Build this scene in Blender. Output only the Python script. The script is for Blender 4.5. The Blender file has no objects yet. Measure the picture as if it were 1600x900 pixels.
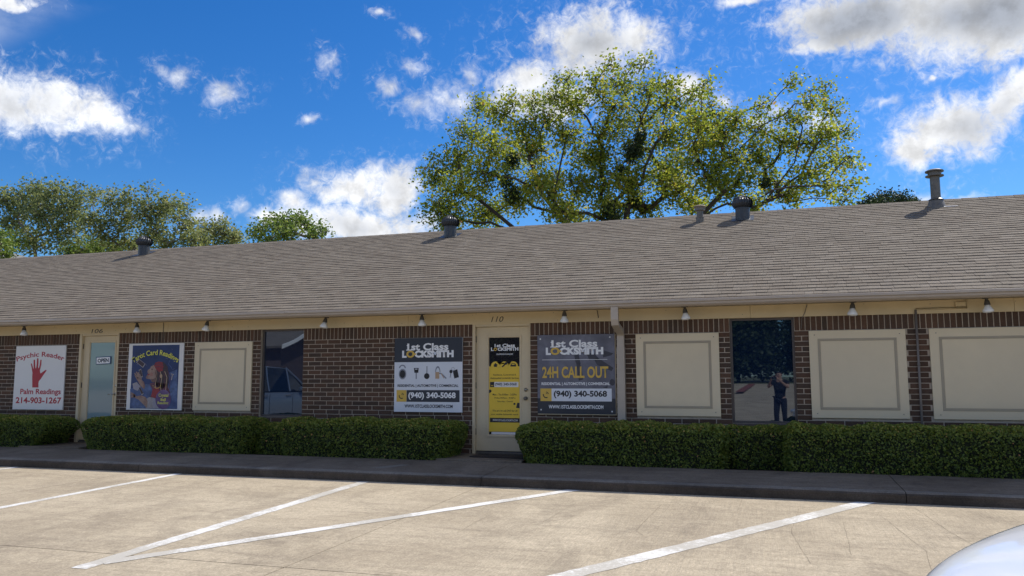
import bpy, bmesh, math, random
import numpy as np
from mathutils import Vector, Matrix

random.seed(11)
rng = np.random.default_rng(11)
S = bpy.context.scene
COL = S.collection
R = math.radians

# ------------------------------------------------------------------ camera
cam_d = bpy.data.cameras.new('camera')
cam = bpy.data.objects.new('camera', cam_d)
COL.objects.link(cam)
CR = Vector((0.95129, 0.30828, -0.00217)); CU = Vector((0.03649, -0.10560, 0.99374)); CF = Vector((-0.30612, 0.94542, 0.11171))
CAM = Vector((0.0, -12.4925, 1.18586))
m4 = Matrix((CR, CU, -CF)).transposed().to_4x4()
m4.translation = CAM
cam.matrix_world = m4
cam_d.sensor_width = 36.0
cam_d.lens = 36.0 * 1254.8 / 1600.0
cam_d.clip_start = 0.02
cam_d.clip_end = 3000
S.camera = cam
S.render.resolution_x, S.render.resolution_y = 1024, 576

# ------------------------------------------------------------------ light, exposure
SUN_D = Vector((-0.52, -0.76, -1.0)).normalized()          # the way the light travels
SUN_EL = math.asin(-SUN_D.z)
SUN_AZ = math.atan2(-SUN_D.x, -SUN_D.y)                     # from +Y towards +X
sun_d = bpy.data.lights.new('sun', 'SUN')
sun_d.energy = 3.6; sun_d.angle = R(0.53); sun_d.color = (1.0, 0.955, 0.88)
sun = bpy.data.objects.new('sun', sun_d)
sun.rotation_euler = SUN_D.to_track_quat('-Z', 'Y').to_euler()
sun.location = (20, 30, 40)
COL.objects.link(sun)
S.view_settings.view_transform = 'Standard'
S.view_settings.look = 'None'
S.view_settings.gamma = 1.0
S.view_settings.exposure = 0.55
SKY_STRENGTH = 0.15

# ------------------------------------------------------------------ sky with clouds
W = bpy.data.worlds.new('World'); S.world = W; W.use_nodes = True
wn, wl = W.node_tree.nodes, W.node_tree.links
wn.clear()
def wnode(t, **k):
    n = wn.new(t)
    for a, b in k.items(): setattr(n, a, b)
    return n
def wset(sock, v):
    if hasattr(v, 'links') or isinstance(v, bpy.types.NodeSocket): wl.new(v, sock)
    else: sock.default_value = v
def wmath(op, a, b=0.0, c=0.0):
    n = wnode('ShaderNodeMath', operation=op)
    wset(n.inputs[0], a); wset(n.inputs[1], b); wset(n.inputs[2], c)
    return n.outputs[0]
def wvec(op, a, b=None):
    n = wnode('ShaderNodeVectorMath', operation=op)
    wset(n.inputs[0], a)
    if b is not None: wset(n.inputs[1], b)
    return n.outputs['Value'] if op == 'LENGTH' else n.outputs[0]
def wrange(v, a, b, c=0.0, d=1.0, smooth=True):
    n = wnode('ShaderNodeMapRange'); n.interpolation_type = 'SMOOTHSTEP' if smooth else 'LINEAR'
    wset(n.inputs['Value'], v); n.inputs['From Min'].default_value = a; n.inputs['From Max'].default_value = b
    n.inputs['To Min'].default_value = c; n.inputs['To Max'].default_value = d
    return n.outputs[0]
def wmix(f, a, b):
    n = wnode('ShaderNodeMix', data_type='RGBA')
    wset(n.inputs[0], f); wset(n.inputs[6], a); wset(n.inputs[7], b)
    return n.outputs[2]
def wnoise(vec, scale, detail, rough, out='Fac', dist=0.0):
    n = wnode('ShaderNodeTexNoise')
    wl.new(vec, n.inputs['Vector'])
    n.inputs['Scale'].default_value = scale; n.inputs['Detail'].default_value = detail
    n.inputs['Roughness'].default_value = rough; n.inputs['Distortion'].default_value = dist
    return n.outputs[out]
sky = wnode('ShaderNodeTexSky', sky_type='NISHITA', sun_disc=False, sun_elevation=SUN_EL, sun_rotation=SUN_AZ)
sky.altitude = 200; sky.air_density = 1.0; sky.dust_density = 0.35; sky.ozone_density = 2.2
hsv = wnode('ShaderNodeHueSaturation'); hsv.inputs['Saturation'].default_value = 1.38; hsv.inputs['Value'].default_value = 0.58
wl.new(sky.outputs[0], hsv.inputs['Color'])
tc = wnode('ShaderNodeTexCoord')
D = tc.outputs['Generated']
sx = wnode('ShaderNodeSeparateXYZ'); wl.new(D, sx.inputs[0])
az = wmath('MULTIPLY', wmath('ARCTAN2', sx.outputs[0], sx.outputs[1]), 57.2958)
el = wmath('MULTIPLY', wmath('ARCSINE', sx.outputs[2]), 57.2958)
cv = wnode('ShaderNodeCombineXYZ'); wl.new(az, cv.inputs[0]); wl.new(el, cv.inputs[1])
warp = wvec('SUBTRACT', wnoise(D, 9.0, 4.0, 0.6, 'Color'), (0.5, 0.5, 0.5))
warp = wvec('MULTIPLY', warp, (7.0, 4.2, 0.0))
P2 = wvec('ADD', cv.outputs[0], warp)
# heaps of cloud: azimuth, elevation, half width, half height (degrees), thickness
CLOUDS = [(-48.38,16.61,4.3,2.2,.5),(-50.55,16.42,2.5,2.3,.5),(-45.8,16.3,2.4,1.1,.25),(-51.0,22.31,2.41,.59,.3),(-41.38,19.87,1.57,.82,0),
(-37.6,19.03,1.42,1.09,0),(-32.29,21.11,1.38,1.2,0),(-27.42,20.14,1.21,.96,0),(-25.22,21.94,1.79,.79,0),(-20.84,21.98,.95,1.32,0),
(-24.72,19.19,2.34,.97,0),(-22.39,19.81,1.88,1.86,.1),(-27.37,25.05,1.23,.38,0),(-25.39,24.05,.76,.6,0),(-32.56,17.86,.64,.3,0),
(-11.74,23.3,6.4,3.3,.7),(-17.2,21.23,2.75,2.03,.5),(-15.55,19.41,4.48,1.78,.9),(-8.92,23.81,3.29,2.15,.5),(-2.71,18.97,1.46,1.12,0),
(-5.72,19.84,2.31,1.74,.2),(4.01,17.05,2.01,1.09,0),(.94,18.21,1.34,.85,0),(-.59,17.31,1.57,.86,0),(6.5,22.9,7.2,2.6,1.1),(13.8,21.9,8.2,3.1,1.15),
(-.73,24.89,3.2,.58,.3),(3.38,21.4,2.21,.83,.4),(11.95,15.58,4.28,2.45,.65),(9.15,14.59,2.5,1.6,.45),(14.98,16.5,2.38,2.4,.6),
(8.19,17.72,1.1,.44,0),(11.07,18.9,.41,.24,0),(-29.2,13.54,4.34,1.87,.3),(-33.36,12.28,2.02,1.23,.1),(-26.02,13.12,2.08,2.25,.5),
(-28.48,11.04,6.84,1.52,.6),(-35.04,10.97,2.66,.96,.2),(-39.5,10.77,1.3,.85,0),(-37.78,11.66,.96,.56,0),(9.55,11.64,1.98,.57,0),(11.69,11.17,1.62,.4,0)]
nearest = None; thick = None
for a, e, rx, ry, g in CLOUDS:
    q = wvec('SUBTRACT', P2, (a, e, 0))
    q = wvec('MULTIPLY', q, (1 / rx, 1 / ry, 0))
    l = wvec('LENGTH', q)
    nearest = l if nearest is None else wmath('MINIMUM', nearest, l)
    if g > 0:
        t = wmath('MULTIPLY', wmath('SUBTRACT', 1.15, l), g)
        thick = t if thick is None else wmath('MAXIMUM', thick, t)
n1 = wnoise(D, 38.0, 10.0, 0.66, 'Fac', 0.5)
n2 = wnoise(D, 15.0, 5.0, 0.55)
n3 = wnoise(D, 85.0, 8.0, 0.68, 'Fac', 0.8)
F = wmath('SUBTRACT', 1.12, nearest)
F = wmath('ADD', F, wmath('MULTIPLY', wmath('SUBTRACT', n1, 0.5), 1.5))
F = wmath('ADD', F, wmath('MULTIPLY', wmath('SUBTRACT', n2, 0.5), 0.8))
F = wmath('ADD', F, wmath('MULTIPLY', wmath('SUBTRACT', n3, 0.5), 1.3))
F = wmath('ADD', F, wmath('MULTIPLY', wmath('MAXIMUM', thick, 0.0), 0.55))
soft = wrange(thick, 0.0, 0.22, 1.8, 1.1)
sn_ = wnode('ShaderNodeMapRange'); sn_.interpolation_type = 'SMOOTHSTEP'; wl.new(F, sn_.inputs['Value']); wl.new(soft, sn_.inputs['From Max'])
wisp = wmath('MULTIPLY', wrange(F, -0.55, 0.7), wrange(n3, 0.44, 0.78, 0.0, 0.42))
dens = wmath('MAXIMUM', sn_.outputs[0], wisp)
# broken cumulus over the unseen sky, cover raised to brighten the shaded facade
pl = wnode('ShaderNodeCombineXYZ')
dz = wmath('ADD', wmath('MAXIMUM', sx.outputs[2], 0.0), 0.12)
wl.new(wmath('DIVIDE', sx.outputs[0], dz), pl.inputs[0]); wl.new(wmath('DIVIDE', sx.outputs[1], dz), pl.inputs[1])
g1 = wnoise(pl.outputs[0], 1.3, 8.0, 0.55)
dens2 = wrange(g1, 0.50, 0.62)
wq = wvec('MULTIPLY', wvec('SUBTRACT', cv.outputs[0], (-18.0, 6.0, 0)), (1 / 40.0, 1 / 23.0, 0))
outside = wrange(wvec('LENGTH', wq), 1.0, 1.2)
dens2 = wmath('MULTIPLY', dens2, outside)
up = wrange(el, -0.5, 3.0)
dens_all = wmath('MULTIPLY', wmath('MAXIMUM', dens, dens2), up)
th = wmath('ADD', thick, wmath('MULTIPLY', wmath('SUBTRACT', wnoise(D, 17.0, 6.0, 0.58), 0.5), 1.5))
grey = wrange(th, 0.10, 1.25)
grey2 = wmath('MULTIPLY', wrange(g1, 0.62, 0.8), outside)
grey = wmath('MAXIMUM', grey, grey2)
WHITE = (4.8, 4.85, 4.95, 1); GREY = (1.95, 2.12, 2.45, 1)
cloud_c = wmix(grey, WHITE, GREY)
# a bright rim of fine puffs inside the white parts
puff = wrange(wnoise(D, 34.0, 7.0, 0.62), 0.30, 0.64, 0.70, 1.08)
# sunlit clouds opposite the sun, boosted to add fill on the shaded facade
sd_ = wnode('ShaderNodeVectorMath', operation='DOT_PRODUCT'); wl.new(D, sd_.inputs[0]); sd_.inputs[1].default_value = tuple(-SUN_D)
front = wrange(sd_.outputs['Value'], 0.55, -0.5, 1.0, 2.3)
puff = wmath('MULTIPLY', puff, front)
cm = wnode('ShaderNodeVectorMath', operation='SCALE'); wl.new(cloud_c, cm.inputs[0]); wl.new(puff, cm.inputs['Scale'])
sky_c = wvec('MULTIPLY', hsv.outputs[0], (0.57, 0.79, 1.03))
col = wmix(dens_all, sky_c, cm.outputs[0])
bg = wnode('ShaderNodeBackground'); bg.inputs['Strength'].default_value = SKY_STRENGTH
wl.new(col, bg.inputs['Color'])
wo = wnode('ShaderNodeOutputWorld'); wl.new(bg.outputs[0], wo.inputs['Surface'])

# ------------------------------------------------------------------ helpers: materials
def M(name, base, rough=0.7, var=0.12, scale=6.0, bump=0.0, bscale=60.0, spec=0.4, metal=0.0, tint=None, coat=0.0, obj=False, attr=None, ramp=None, trans=0.0, sub=None):
    """base colour mottled by noise; attr: a per-face 'tone' drives a ramp of real leaf / brick / tile colours"""
    m = bpy.data.materials.new(name); m.use_nodes = True
    n, l = m.node_tree.nodes, m.node_tree.links
    b = n['Principled BSDF']
    b.inputs['Roughness'].default_value = rough; b.inputs['Metallic'].default_value = metal
    b.inputs['Specular IOR Level'].default_value = spec
    b.inputs['Coat Weight'].default_value = coat; b.inputs['Coat Roughness'].default_value = 0.05
    t = n.new('ShaderNodeTexCoord'); g = n.new('ShaderNodeNewGeometry')
    vec = t.outputs['Object'] if obj else g.outputs['Position']
    colsock = None
    if attr:
        at = n.new('ShaderNodeAttribute'); at.attribute_name = attr
        oi = n.new('ShaderNodeObjectInfo')
        ad = n.new('ShaderNodeMath'); ad.operation = 'ADD'; l.new(at.outputs['Fac'], ad.inputs[0])
        if sub == 'random': l.new(oi.outputs['Random'], ad.inputs[1])
        else: ad.inputs[1].default_value = 0
        fr = n.new('ShaderNodeMath'); fr.operation = 'FRACT'; l.new(ad.outputs[0], fr.inputs[0])
        r = n.new('ShaderNodeValToRGB'); l.new((fr if sub == 'random' else ad).outputs[0], r.inputs[0])
        e = r.color_ramp.elements
        while len(e) < len(ramp): e.new(0.5)
        for k, (p, c) in enumerate(ramp): e[k].position = p; e[k].color = (*c, 1)
        colsock = r.outputs[0]
    nz = n.new('ShaderNodeTexNoise'); l.new(vec, nz.inputs['Vector'])
    nz.inputs['Scale'].default_value = scale; nz.inputs['Detail'].default_value = 6; nz.inputs['Roughness'].default_value = 0.65
    mr = n.new('ShaderNodeMapRange'); l.new(nz.outputs['Fac'], mr.inputs['Value'])
    mr.inputs['From Min'].default_value = 0.25; mr.inputs['From Max'].default_value = 0.75
    mr.inputs['To Min'].default_value = 1 - var; mr.inputs['To Max'].default_value = 1 + var
    sc = n.new('ShaderNodeVectorMath'); sc.operation = 'SCALE'
    if colsock: l.new(colsock, sc.inputs[0])
    else: sc.inputs[0].default_value = base
    l.new(mr.outputs[0], sc.inputs['Scale'])
    last = sc.outputs[0]
    if tint:
        n3 = n.new('ShaderNodeTexNoise'); l.new(vec, n3.inputs['Vector']); n3.inputs['Scale'].default_value = scale * 0.23; n3.inputs['Detail'].default_value = 5
        r3 = n.new('ShaderNodeMapRange'); l.new(n3.outputs['Fac'], r3.inputs['Value']); r3.inputs['From Min'].default_value = 0.42; r3.inputs['From Max'].default_value = 0.68
        mx = n.new('ShaderNodeMix'); mx.data_type = 'RGBA'; l.new(r3.outputs[0], mx.inputs[0]); l.new(last, mx.inputs[6]); mx.inputs[7].default_value = (*tint, 1)
        last = mx.outputs[2]
    l.new(last, b.inputs['Base Color'])
    if bump:
        nb = n.new('ShaderNodeTexNoise'); l.new(vec, nb.inputs['Vector']); nb.inputs['Scale'].default_value = bscale; nb.inputs['Detail'].default_value = 5
        bp = n.new('ShaderNodeBump'); bp.inputs['Strength'].default_value = bump; bp.inputs['Distance'].default_value = 0.01
        l.new(nb.outputs['Fac'], bp.inputs['Height']); l.new(bp.outputs[0], b.inputs['Normal'])
    if trans:
        tr = n.new('ShaderNodeBsdfTranslucent'); l.new(last, tr.inputs['Color'])
        ms = n.new('ShaderNodeMixShader'); ms.inputs[0].default_value = trans
        l.new(b.outputs[0], ms.inputs[1]); l.new(tr.outputs[0], ms.inputs[2])
        l.new(ms.outputs[0], n['Material Output'].inputs['Surface'])
    return m

def concrete(name, base, dark, light, groove_axis=None, bump=0.35):
    m = bpy.data.materials.new(name); m.use_nodes = True
    n, l = m.node_tree.nodes, m.node_tree.links
    b = n['Principled BSDF']; b.inputs['Roughness'].default_value = 0.9; b.inputs['Specular IOR Level'].default_value = 0.2
    g = n.new('ShaderNodeNewGeometry'); P = g.outputs['Position']
    def noise(sc, det, ro, vec=P, dist=0.0):
        k = n.new('ShaderNodeTexNoise'); l.new(vec, k.inputs['Vector']); k.inputs['Scale'].default_value = sc
        k.inputs['Detail'].default_value = det; k.inputs['Roughness'].default_value = ro; k.inputs['Distortion'].default_value = dist
        return k.outputs['Fac']
    def rng_(v, a, b2, c=0.0, d=1.0):
        k = n.new('ShaderNodeMapRange'); l.new(v, k.inputs['Value'])
        for i_, x in zip(('From Min', 'From Max', 'To Min', 'To Max'), (a, b2, c, d)): k.inputs[i_].default_value = x
        return k.outputs[0]
    def mix(f, a, c):
        k = n.new('ShaderNodeMix'); k.data_type = 'RGBA'; l.new(f, k.inputs[0])
        for s_, x in ((k.inputs[6], a), (k.inputs[7], c)):
            if isinstance(x, tuple): s_.default_value = (*x, 1)
            else: l.new(x, s_)
        return k.outputs[2]
    def stretch(s3):
        k = n.new('ShaderNodeVectorMath'); k.operation = 'MULTIPLY'; l.new(P, k.inputs[0]); k.inputs[1].default_value = s3
        return k.outputs[0]
    c = mix(rng_(noise(0.55, 6, 0.62, dist=0.6), 0.40, 0.62), base, light)
    c = mix(rng_(noise(1.3, 8, 0.68, stretch((1.0, 0.55, 1)), 0.8), 0.49, 0.70, 0, 0.7), c, dark)
    streak = noise(7.0, 7, 0.7, stretch((0.12, 1.0, 1)), 0.4)
    c = mix(rng_(streak, 0.48, 0.72, 0, 0.6), c, dark)
    c = mix(rng_(noise(2.6, 7, 0.7), 0.5, 0.75, 0, 0.55), c, light)
    fine = noise(55.0, 6, 0.75)
    sc = n.new('ShaderNodeVectorMath'); sc.operation = 'SCALE'; l.new(c, sc.inputs[0]); l.new(rng_(fine, 0.3, 0.7, 0.70, 1.28), sc.inputs['Scale'])
    l.new(sc.outputs[0], b.inputs['Base Color'])
    # broom finish: fine ridges, running crosswise further along the lot
    grit = noise(17.0, 9, 0.85, stretch((1.0, 0.75, 1)))
    s2 = n.new('ShaderNodeVectorMath'); s2.operation = 'SCALE'; l.new(sc.outputs[0], s2.inputs[0]); l.new(rng_(grit, 0.33, 0.67, 0.78, 1.20), s2.inputs['Scale'])
    l.new(s2.outputs[0], b.inputs['Base Color'])
    br = noise(30.0, 4, 0.6, stretch((1.0, 0.06, 1)), 0.3)
    br2 = noise(26.0, 4, 0.6, stretch((0.07, 1.0, 1)), 0.3)
    where = rng_(noise(0.35, 2, 0.5), 0.44, 0.58)
    mm = n.new('ShaderNodeMix'); l.new(where, mm.inputs[0]); l.new(br, mm.inputs[2]); l.new(br2, mm.inputs[3])
    ad = n.new('ShaderNodeMath'); ad.operation = 'ADD'; l.new(mm.outputs[0], ad.inputs[0])
    f2 = n.new('ShaderNodeMath'); f2.operation = 'MULTIPLY'; l.new(fine, f2.inputs[0]); f2.inputs[1].default_value = 0.5
    l.new(f2.outputs[0], ad.inputs[1])
    bp = n.new('ShaderNodeBump'); bp.inputs['Strength'].default_value = bump; bp.inputs['Distance'].default_value = 0.012
    l.new(ad.outputs[0], bp.inputs['Height']); l.new(bp.outputs[0], b.inputs['Normal'])
    return m

def paint_line(name):
    m = M(name, (0.72, 0.70, 0.66), 0.85, 0.06, 9, 0.25, 70)
    n, l = m.node_tree.nodes, m.node_tree.links
    b = n['Principled BSDF']; src = b.inputs['Base Color'].links[0].from_socket
    g = n.new('ShaderNodeNewGeometry')
    k = n.new('ShaderNodeTexNoise'); l.new(g.outputs['Position'], k.inputs['Vector']); k.inputs['Scale'].default_value = 22; k.inputs['Detail'].default_value = 8; k.inputs['Roughness'].default_value = 0.8
    k2 = n.new('ShaderNodeTexNoise'); l.new(g.outputs['Position'], k2.inputs['Vector']); k2.inputs['Scale'].default_value = 1.3; k2.inputs['Detail'].default_value = 3
    ad = n.new('ShaderNodeMath'); ad.operation = 'ADD'; l.new(k.outputs['Fac'], ad.inputs[0]); l.new(k2.outputs['Fac'], ad.inputs[1])
    r = n.new('ShaderNodeMapRange'); l.new(ad.outputs[0], r.inputs['Value']); r.inputs['From Min'].default_value = 0.93; r.inputs['From Max'].default_value = 1.10
    r.inputs['To Max'].default_value = 0.75
    mx = n.new('ShaderNodeMix'); mx.data_type = 'RGBA'; l.new(r.outputs[0], mx.inputs[0]); l.new(src, mx.inputs[6]); mx.inputs[7].default_value = (0.40, 0.36, 0.29, 1)
    l.new(mx.outputs[2], b.inputs['Base Color'])
    return m

def glass(name, base, ior=1.9, rough=0.02, tint=(1, 1, 1)):
    m = bpy.data.materials.new(name); m.use_nodes = True
    b = m.node_tree.nodes['Principled BSDF']
    n, l = m.node_tree.nodes, m.node_tree.links
    b.inputs['Base Color'].default_value = (*base, 1); b.inputs['Roughness'].default_value = rough
    b.inputs['IOR'].default_value = ior; b.inputs['Specular Tint'].default_value = (*tint, 1)
    g = n.new('ShaderNodeNewGeometry'); k = n.new('ShaderNodeTexNoise'); l.new(g.outputs['Position'], k.inputs['Vector']); k.inputs['Scale'].default_value = 1.7; k.inputs['Detail'].default_value = 1
    bp = n.new('ShaderNodeBump'); bp.inputs['Strength'].default_value = 0.03; bp.inputs['Distance'].default_value = 0.02
    l.new(k.outputs['Fac'], bp.inputs['Height']); l.new(bp.outputs[0], b.inputs['Normal'])
    return m

# ------------------------------------------------------------------ helpers: geometry
class MB:
    def __init__(s): s.v = []; s.f = []; s.t = []
    def add(s, v, f, tone=0.0):
        o = len(s.v); s.v += [tuple(p) for p in v]; s.f += [tuple(i + o for i in q) for q in f]; s.t += [tone] * len(f)
    def box(s, x0, x1, y0, y1, z0, z1, tone=0.0, skip=()):
        v = [(x0, y0, z0), (x1, y0, z0), (x1, y1, z0), (x0, y1, z0), (x0, y0, z1), (x1, y0, z1), (x1, y1, z1), (x0, y1, z1)]
        f = {'b': (3, 2, 1, 0), 't': (4, 5, 6, 7), 'f': (0, 1, 5, 4), 'k': (2, 3, 7, 6), 'l': (3, 0, 4, 7), 'r': (1, 2, 6, 5)}
        s.add(v, [q for k, q in f.items() if k not in skip], tone)
        return s
    def bbox(s, x0, x1, y0, y1, z0, z1, c=0.005):
        """box with chamfered edges"""
        bm = bmesh.new(); r = bmesh.ops.create_cube(bm, size=1)
        for v in bm.verts: v.co = Vector(((x0 + x1) / 2 + v.co.x * (x1 - x0), (y0 + y1) / 2 + v.co.y * (y1 - y0), (z0 + z1) / 2 + v.co.z * (z1 - z0)))
        bmesh.ops.bevel(bm, geom=bm.edges[:], offset=c, segments=1, affect='EDGES')
        bm.verts.ensure_lookup_table()
        s.add([v.co[:] for v in bm.verts], [[v.index for v in f.verts] for f in bm.faces]); bm.free()
        return s
    def tube(s, pts, rad, n=8, cap=True):
        pts = [Vector(p) for p in pts]
        rr = rad if isinstance(rad, (list, tuple)) else [rad] * len(pts)
        v = []; f = []
        up = None
        for i, p in enumerate(pts):
            d = (pts[min(i + 1, len(pts) - 1)] - pts[max(i - 1, 0)]).normalized()
            if up is None or abs(d.dot(up)) > 0.95: up = Vector((0, 0, 1)) if abs(d.z) < 0.9 else Vector((1, 0, 0))
            a = d.cross(up).normalized(); b = a.cross(d).normalized(); up = b
            for k in range(n):
                t = 2 * math.pi * k / n
                v.append(p + (a * math.cos(t) + b * math.sin(t)) * rr[i])
        for i in range(len(pts) - 1):
            for k in range(n):
                f.append((i * n + k, i * n + (k + 1) % n, (i + 1) * n + (k + 1) % n, (i + 1) * n + k))
        if cap: f.append(tuple(range(n))[::-1]); f.append(tuple((len(pts) - 1) * n + k for k in range(n)))
        s.add(v, f); return s
    def lathe(s, prof, c, n=24, axis=None):
        """prof: (radius, height) pairs about the axis through c"""
        ax = Vector(axis or (0, 0, 1)).normalized(); a = ax.orthogonal().normalized(); b = ax.cross(a)
        v = []; f = []; c = Vector(c)
        for r, h in prof:
            for k in range(n):
                t = 2 * math.pi * k / n; v.append(c + ax * h + (a * math.cos(t) + b * math.sin(t)) * max(r, 1e-4))
        for i in range(len(prof) - 1):
            for k in range(n): f.append((i * n + k, i * n + (k + 1) % n, (i + 1) * n + (k + 1) % n, (i + 1) * n + k))
        f.append(tuple(range(n))[::-1]); f.append(tuple((len(prof) - 1) * n + k for k in range(n)))
        s.add(v, f); return s
    def mesh(s, name, mat, smooth=False, tone=False):
        me = bpy.data.meshes.new(name); me.from_pydata(s.v, [], s.f)
        if mat: me.materials.append(mat)
        if tone: me.attributes.new('tone', 'FLOAT', 'FACE').data.foreach_set('value', s.t)
        if smooth: me.polygons.foreach_set('use_smooth', [True] * len(me.polygons))
        me.update(); return me
    def build(s, name, mat, parent=None, smooth=False, tone=False):
        return link(name, s.mesh(name, mat, smooth, tone), parent)

def link(name, me, parent=None):
    o = bpy.data.objects.new(name, me); COL.objects.link(o)
    if parent: o.parent = parent
    return o
def tag(o, label=None, cat=None, group=None, kind=None):
    if label: o['label'] = label
    if cat: o['category'] = cat
    if group: o['group'] = group
    if kind: o['kind'] = kind
    return o
def thing(name, label, cat, loc=(0, 0, 0), group=None, rz=0.0):
    o = bpy.data.objects.new(name, None); COL.objects.link(o); o.location = loc; o.rotation_euler.z = rz
    o.empty_display_size = 0.2
    return tag(o, label, cat, group)
def copy_tree(o, parent=None):
    c = o.copy(); COL.objects.link(c)
    if parent: c.parent = parent
    for ch in list(o.children): copy_tree(ch, c)
    return c
def autosmooth(o, deg=35):
    me = o.data; bm = bmesh.new(); bm.from_mesh(me)
    for e in bm.edges: e.smooth = len(e.link_faces) < 2 or e.calc_face_angle(0) < R(deg)
    for f in bm.faces: f.smooth = True
    bm.to_mesh(me); bm.free(); return o
def raw_mesh(name, v, loops, nper, mat, tone=None):
    """fast mesh from numpy: v (n,3), loops flat, every face with nper corners"""
    me = bpy.data.meshes.new(name); nf = len(loops) // nper
    me.vertices.add(len(v)); me.vertices.foreach_set('co', np.asarray(v, np.float32).ravel())
    me.loops.add(len(loops)); me.loops.foreach_set('vertex_index', np.asarray(loops, np.int32))
    me.polygons.add(nf); me.polygons.foreach_set('loop_start', np.arange(0, nf * nper, nper, dtype=np.int32))
    me.polygons.foreach_set('loop_total', np.full(nf, nper, np.int32))
    me.materials.append(mat)
    if tone is not None: me.attributes.new('tone', 'FLOAT', 'FACE').data.foreach_set('value', np.asarray(tone, np.float32))
    me.update(calc_edges=True); me.validate(); return me

# flat print on a board facing -Y -------------------------------------------------
class Face:
    """a rectangle on the facade; u to the +X side, v up, both 0..1"""
    def __init__(s, parent, x0, x1, z0, z1, y): s.p = parent; s.x0, s.x1, s.z0, s.z1, s.y = x0, x1, z0, z1, y; s.w = x1 - x0; s.h = z1 - z0
    def xz(s, u, v): return (s.x0 + u * s.w, s.z0 + v * s.h)
    def poly(s, name, pts, mat, lay=1):
        vv = [(s.xz(u, v)[0], s.y - 0.0012 * lay, s.xz(u, v)[1]) for u, v in pts]
        a = sum(vv[i][0] * vv[(i + 1) % len(vv)][2] - vv[(i + 1) % len(vv)][0] * vv[i][2] for i in range(len(vv)))
        if a < 0: vv = vv[::-1]
        b = MB(); b.add(vv, [tuple(range(len(vv)))]); return b.build(name, mat, s.p)
    def rect(s, name, u0, u1, v0, v1, mat, lay=1): return s.poly(name, [(u0, v0), (u1, v0), (u1, v1), (u0, v1)], mat, lay)
    def ell(s, name, u, v, ru, rv, mat, lay=1, n=24): return s.poly(name, [(u + ru * math.cos(2 * math.pi * k / n), v + rv * math.sin(2 * math.pi * k / n)) for k in range(n)], mat, lay)
    def ring(s, name, u, v, ru, rv, th, mat, lay=1, a0=0, a1=360, n=20):
        b = MB(); vv = []; f = []; y = s.y - 0.0012 * lay
        for k in range(n + 1):
            t = R(a0 + (a1 - a0) * k / n)
            for q in (1 + th, 1 - th):
                x, z = s.xz(u + ru * q * math.cos(t), v + rv * q * math.sin(t)); vv.append((x, y, z))
        for k in range(n): f.append((2 * k, 2 * k + 1, 2 * k + 3, 2 * k + 2))
        b.add(vv, f); return b.build(name, mat, s.p)
    def line(s, name, pts, th, mat, lay=1):
        b = MB(); y = s.y - 0.0012 * lay
        for (a, c), (d, e) in zip(pts, pts[1:]):
            p = Vector(s.xz(a, c)); q = Vector(s.xz(d, e)); t = (q - p).normalized(); nn = Vector((-t.y, t.x)) * th * s.w / 2
            b.add([(p.x - nn.x, y, p.y - nn.y), (q.x - nn.x, y, q.y - nn.y), (q.x + nn.x, y, q.y + nn.y), (p.x + nn.x, y, p.y + nn.y)], [(0, 1, 2, 3)])
        return b.build(name, mat, s.p)
    def text(s, body, u0, u1, v0, v1, mat, lay=2, bold=0.02, arc=0.0, shear=0.0, name='lettering', extrude=0.0):
        c = bpy.data.curves.new('lettering', 'FONT'); c.body = body; c.size = 1; c.offset = bold; c.shear = shear; c.resolution_u = 3
        o = bpy.data.objects.new('lettering', c); me = bpy.data.meshes.new_from_object(o)
        bpy.data.objects.remove(o); bpy.data.curves.remove(c)
        n = len(me.vertices); co = np.empty(n * 3, np.float32); me.vertices.foreach_get('co', co); co = co.reshape(-1, 3)
        mn, mx = co.min(0), co.max(0)
        X0, Z0 = s.xz(u0, v0); X1, Z1 = s.xz(u1, v1)
        x = (co[:, 0] - mn[0]) / (mx[0] - mn[0]); z = (co[:, 1] - mn[1]) / (mx[1] - mn[1])
        px = X0 + x * (X1 - X0); pz = Z0 + z * (Z1 - Z0)
        if arc:
            L = (X1 - X0); ang = (x - 0.5) * arc; Rr = L / arc; h = z * (Z1 - Z0)
            px = (X0 + X1) / 2 + (Rr + h) * np.sin(ang) ; pz = Z0 + (Rr + h) * np.cos(ang) - Rr
        out = np.stack([px, np.full(n, s.y - 0.0012 * lay), pz], 1)
        me.vertices.foreach_set('co', out.astype(np.float32).ravel())
        me.materials.clear(); me.materials.append(mat); me.name = name; me.update()
        return link(name, me, s.p)

# ------------------------------------------------------------------ materials
m_conc = concrete('lot_concrete', (0.395, 0.326, 0.232), (0.25, 0.205, 0.15), (0.49, 0.41, 0.295), bump=0.7)
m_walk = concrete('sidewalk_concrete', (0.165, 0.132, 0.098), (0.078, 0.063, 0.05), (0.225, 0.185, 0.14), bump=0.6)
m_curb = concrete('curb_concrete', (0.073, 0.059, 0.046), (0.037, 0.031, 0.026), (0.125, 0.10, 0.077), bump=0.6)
m_edge = concrete('worn_lit_curb_edge', (0.19, 0.165, 0.135), (0.09, 0.08, 0.068), (0.27, 0.235, 0.19), bump=0.6)  # paler curb top: wear, plus caught sky light put into the colour
m_line = paint_line('line_paint')
m_red = M('red_line_paint', (0.24, 0.085, 0.065), 0.8)
m_soil = M('soil', (0.06, 0.045, 0.035), 0.95, 0.35, 25, 0.8, 50)
m_ground = M('ground_grass', (0.10, 0.11, 0.05), 0.95, 0.3, 0.8, 0.3, 8)
BR = [(0.0, (0.075, 0.045, 0.029)), (0.2, (0.104, 0.058, 0.037)), (0.4, (0.083, 0.053, 0.037)), (0.6, (0.126, 0.069, 0.043)), (0.8, (0.064, 0.045, 0.033)), (1.0, (0.095, 0.058, 0.039))]
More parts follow.
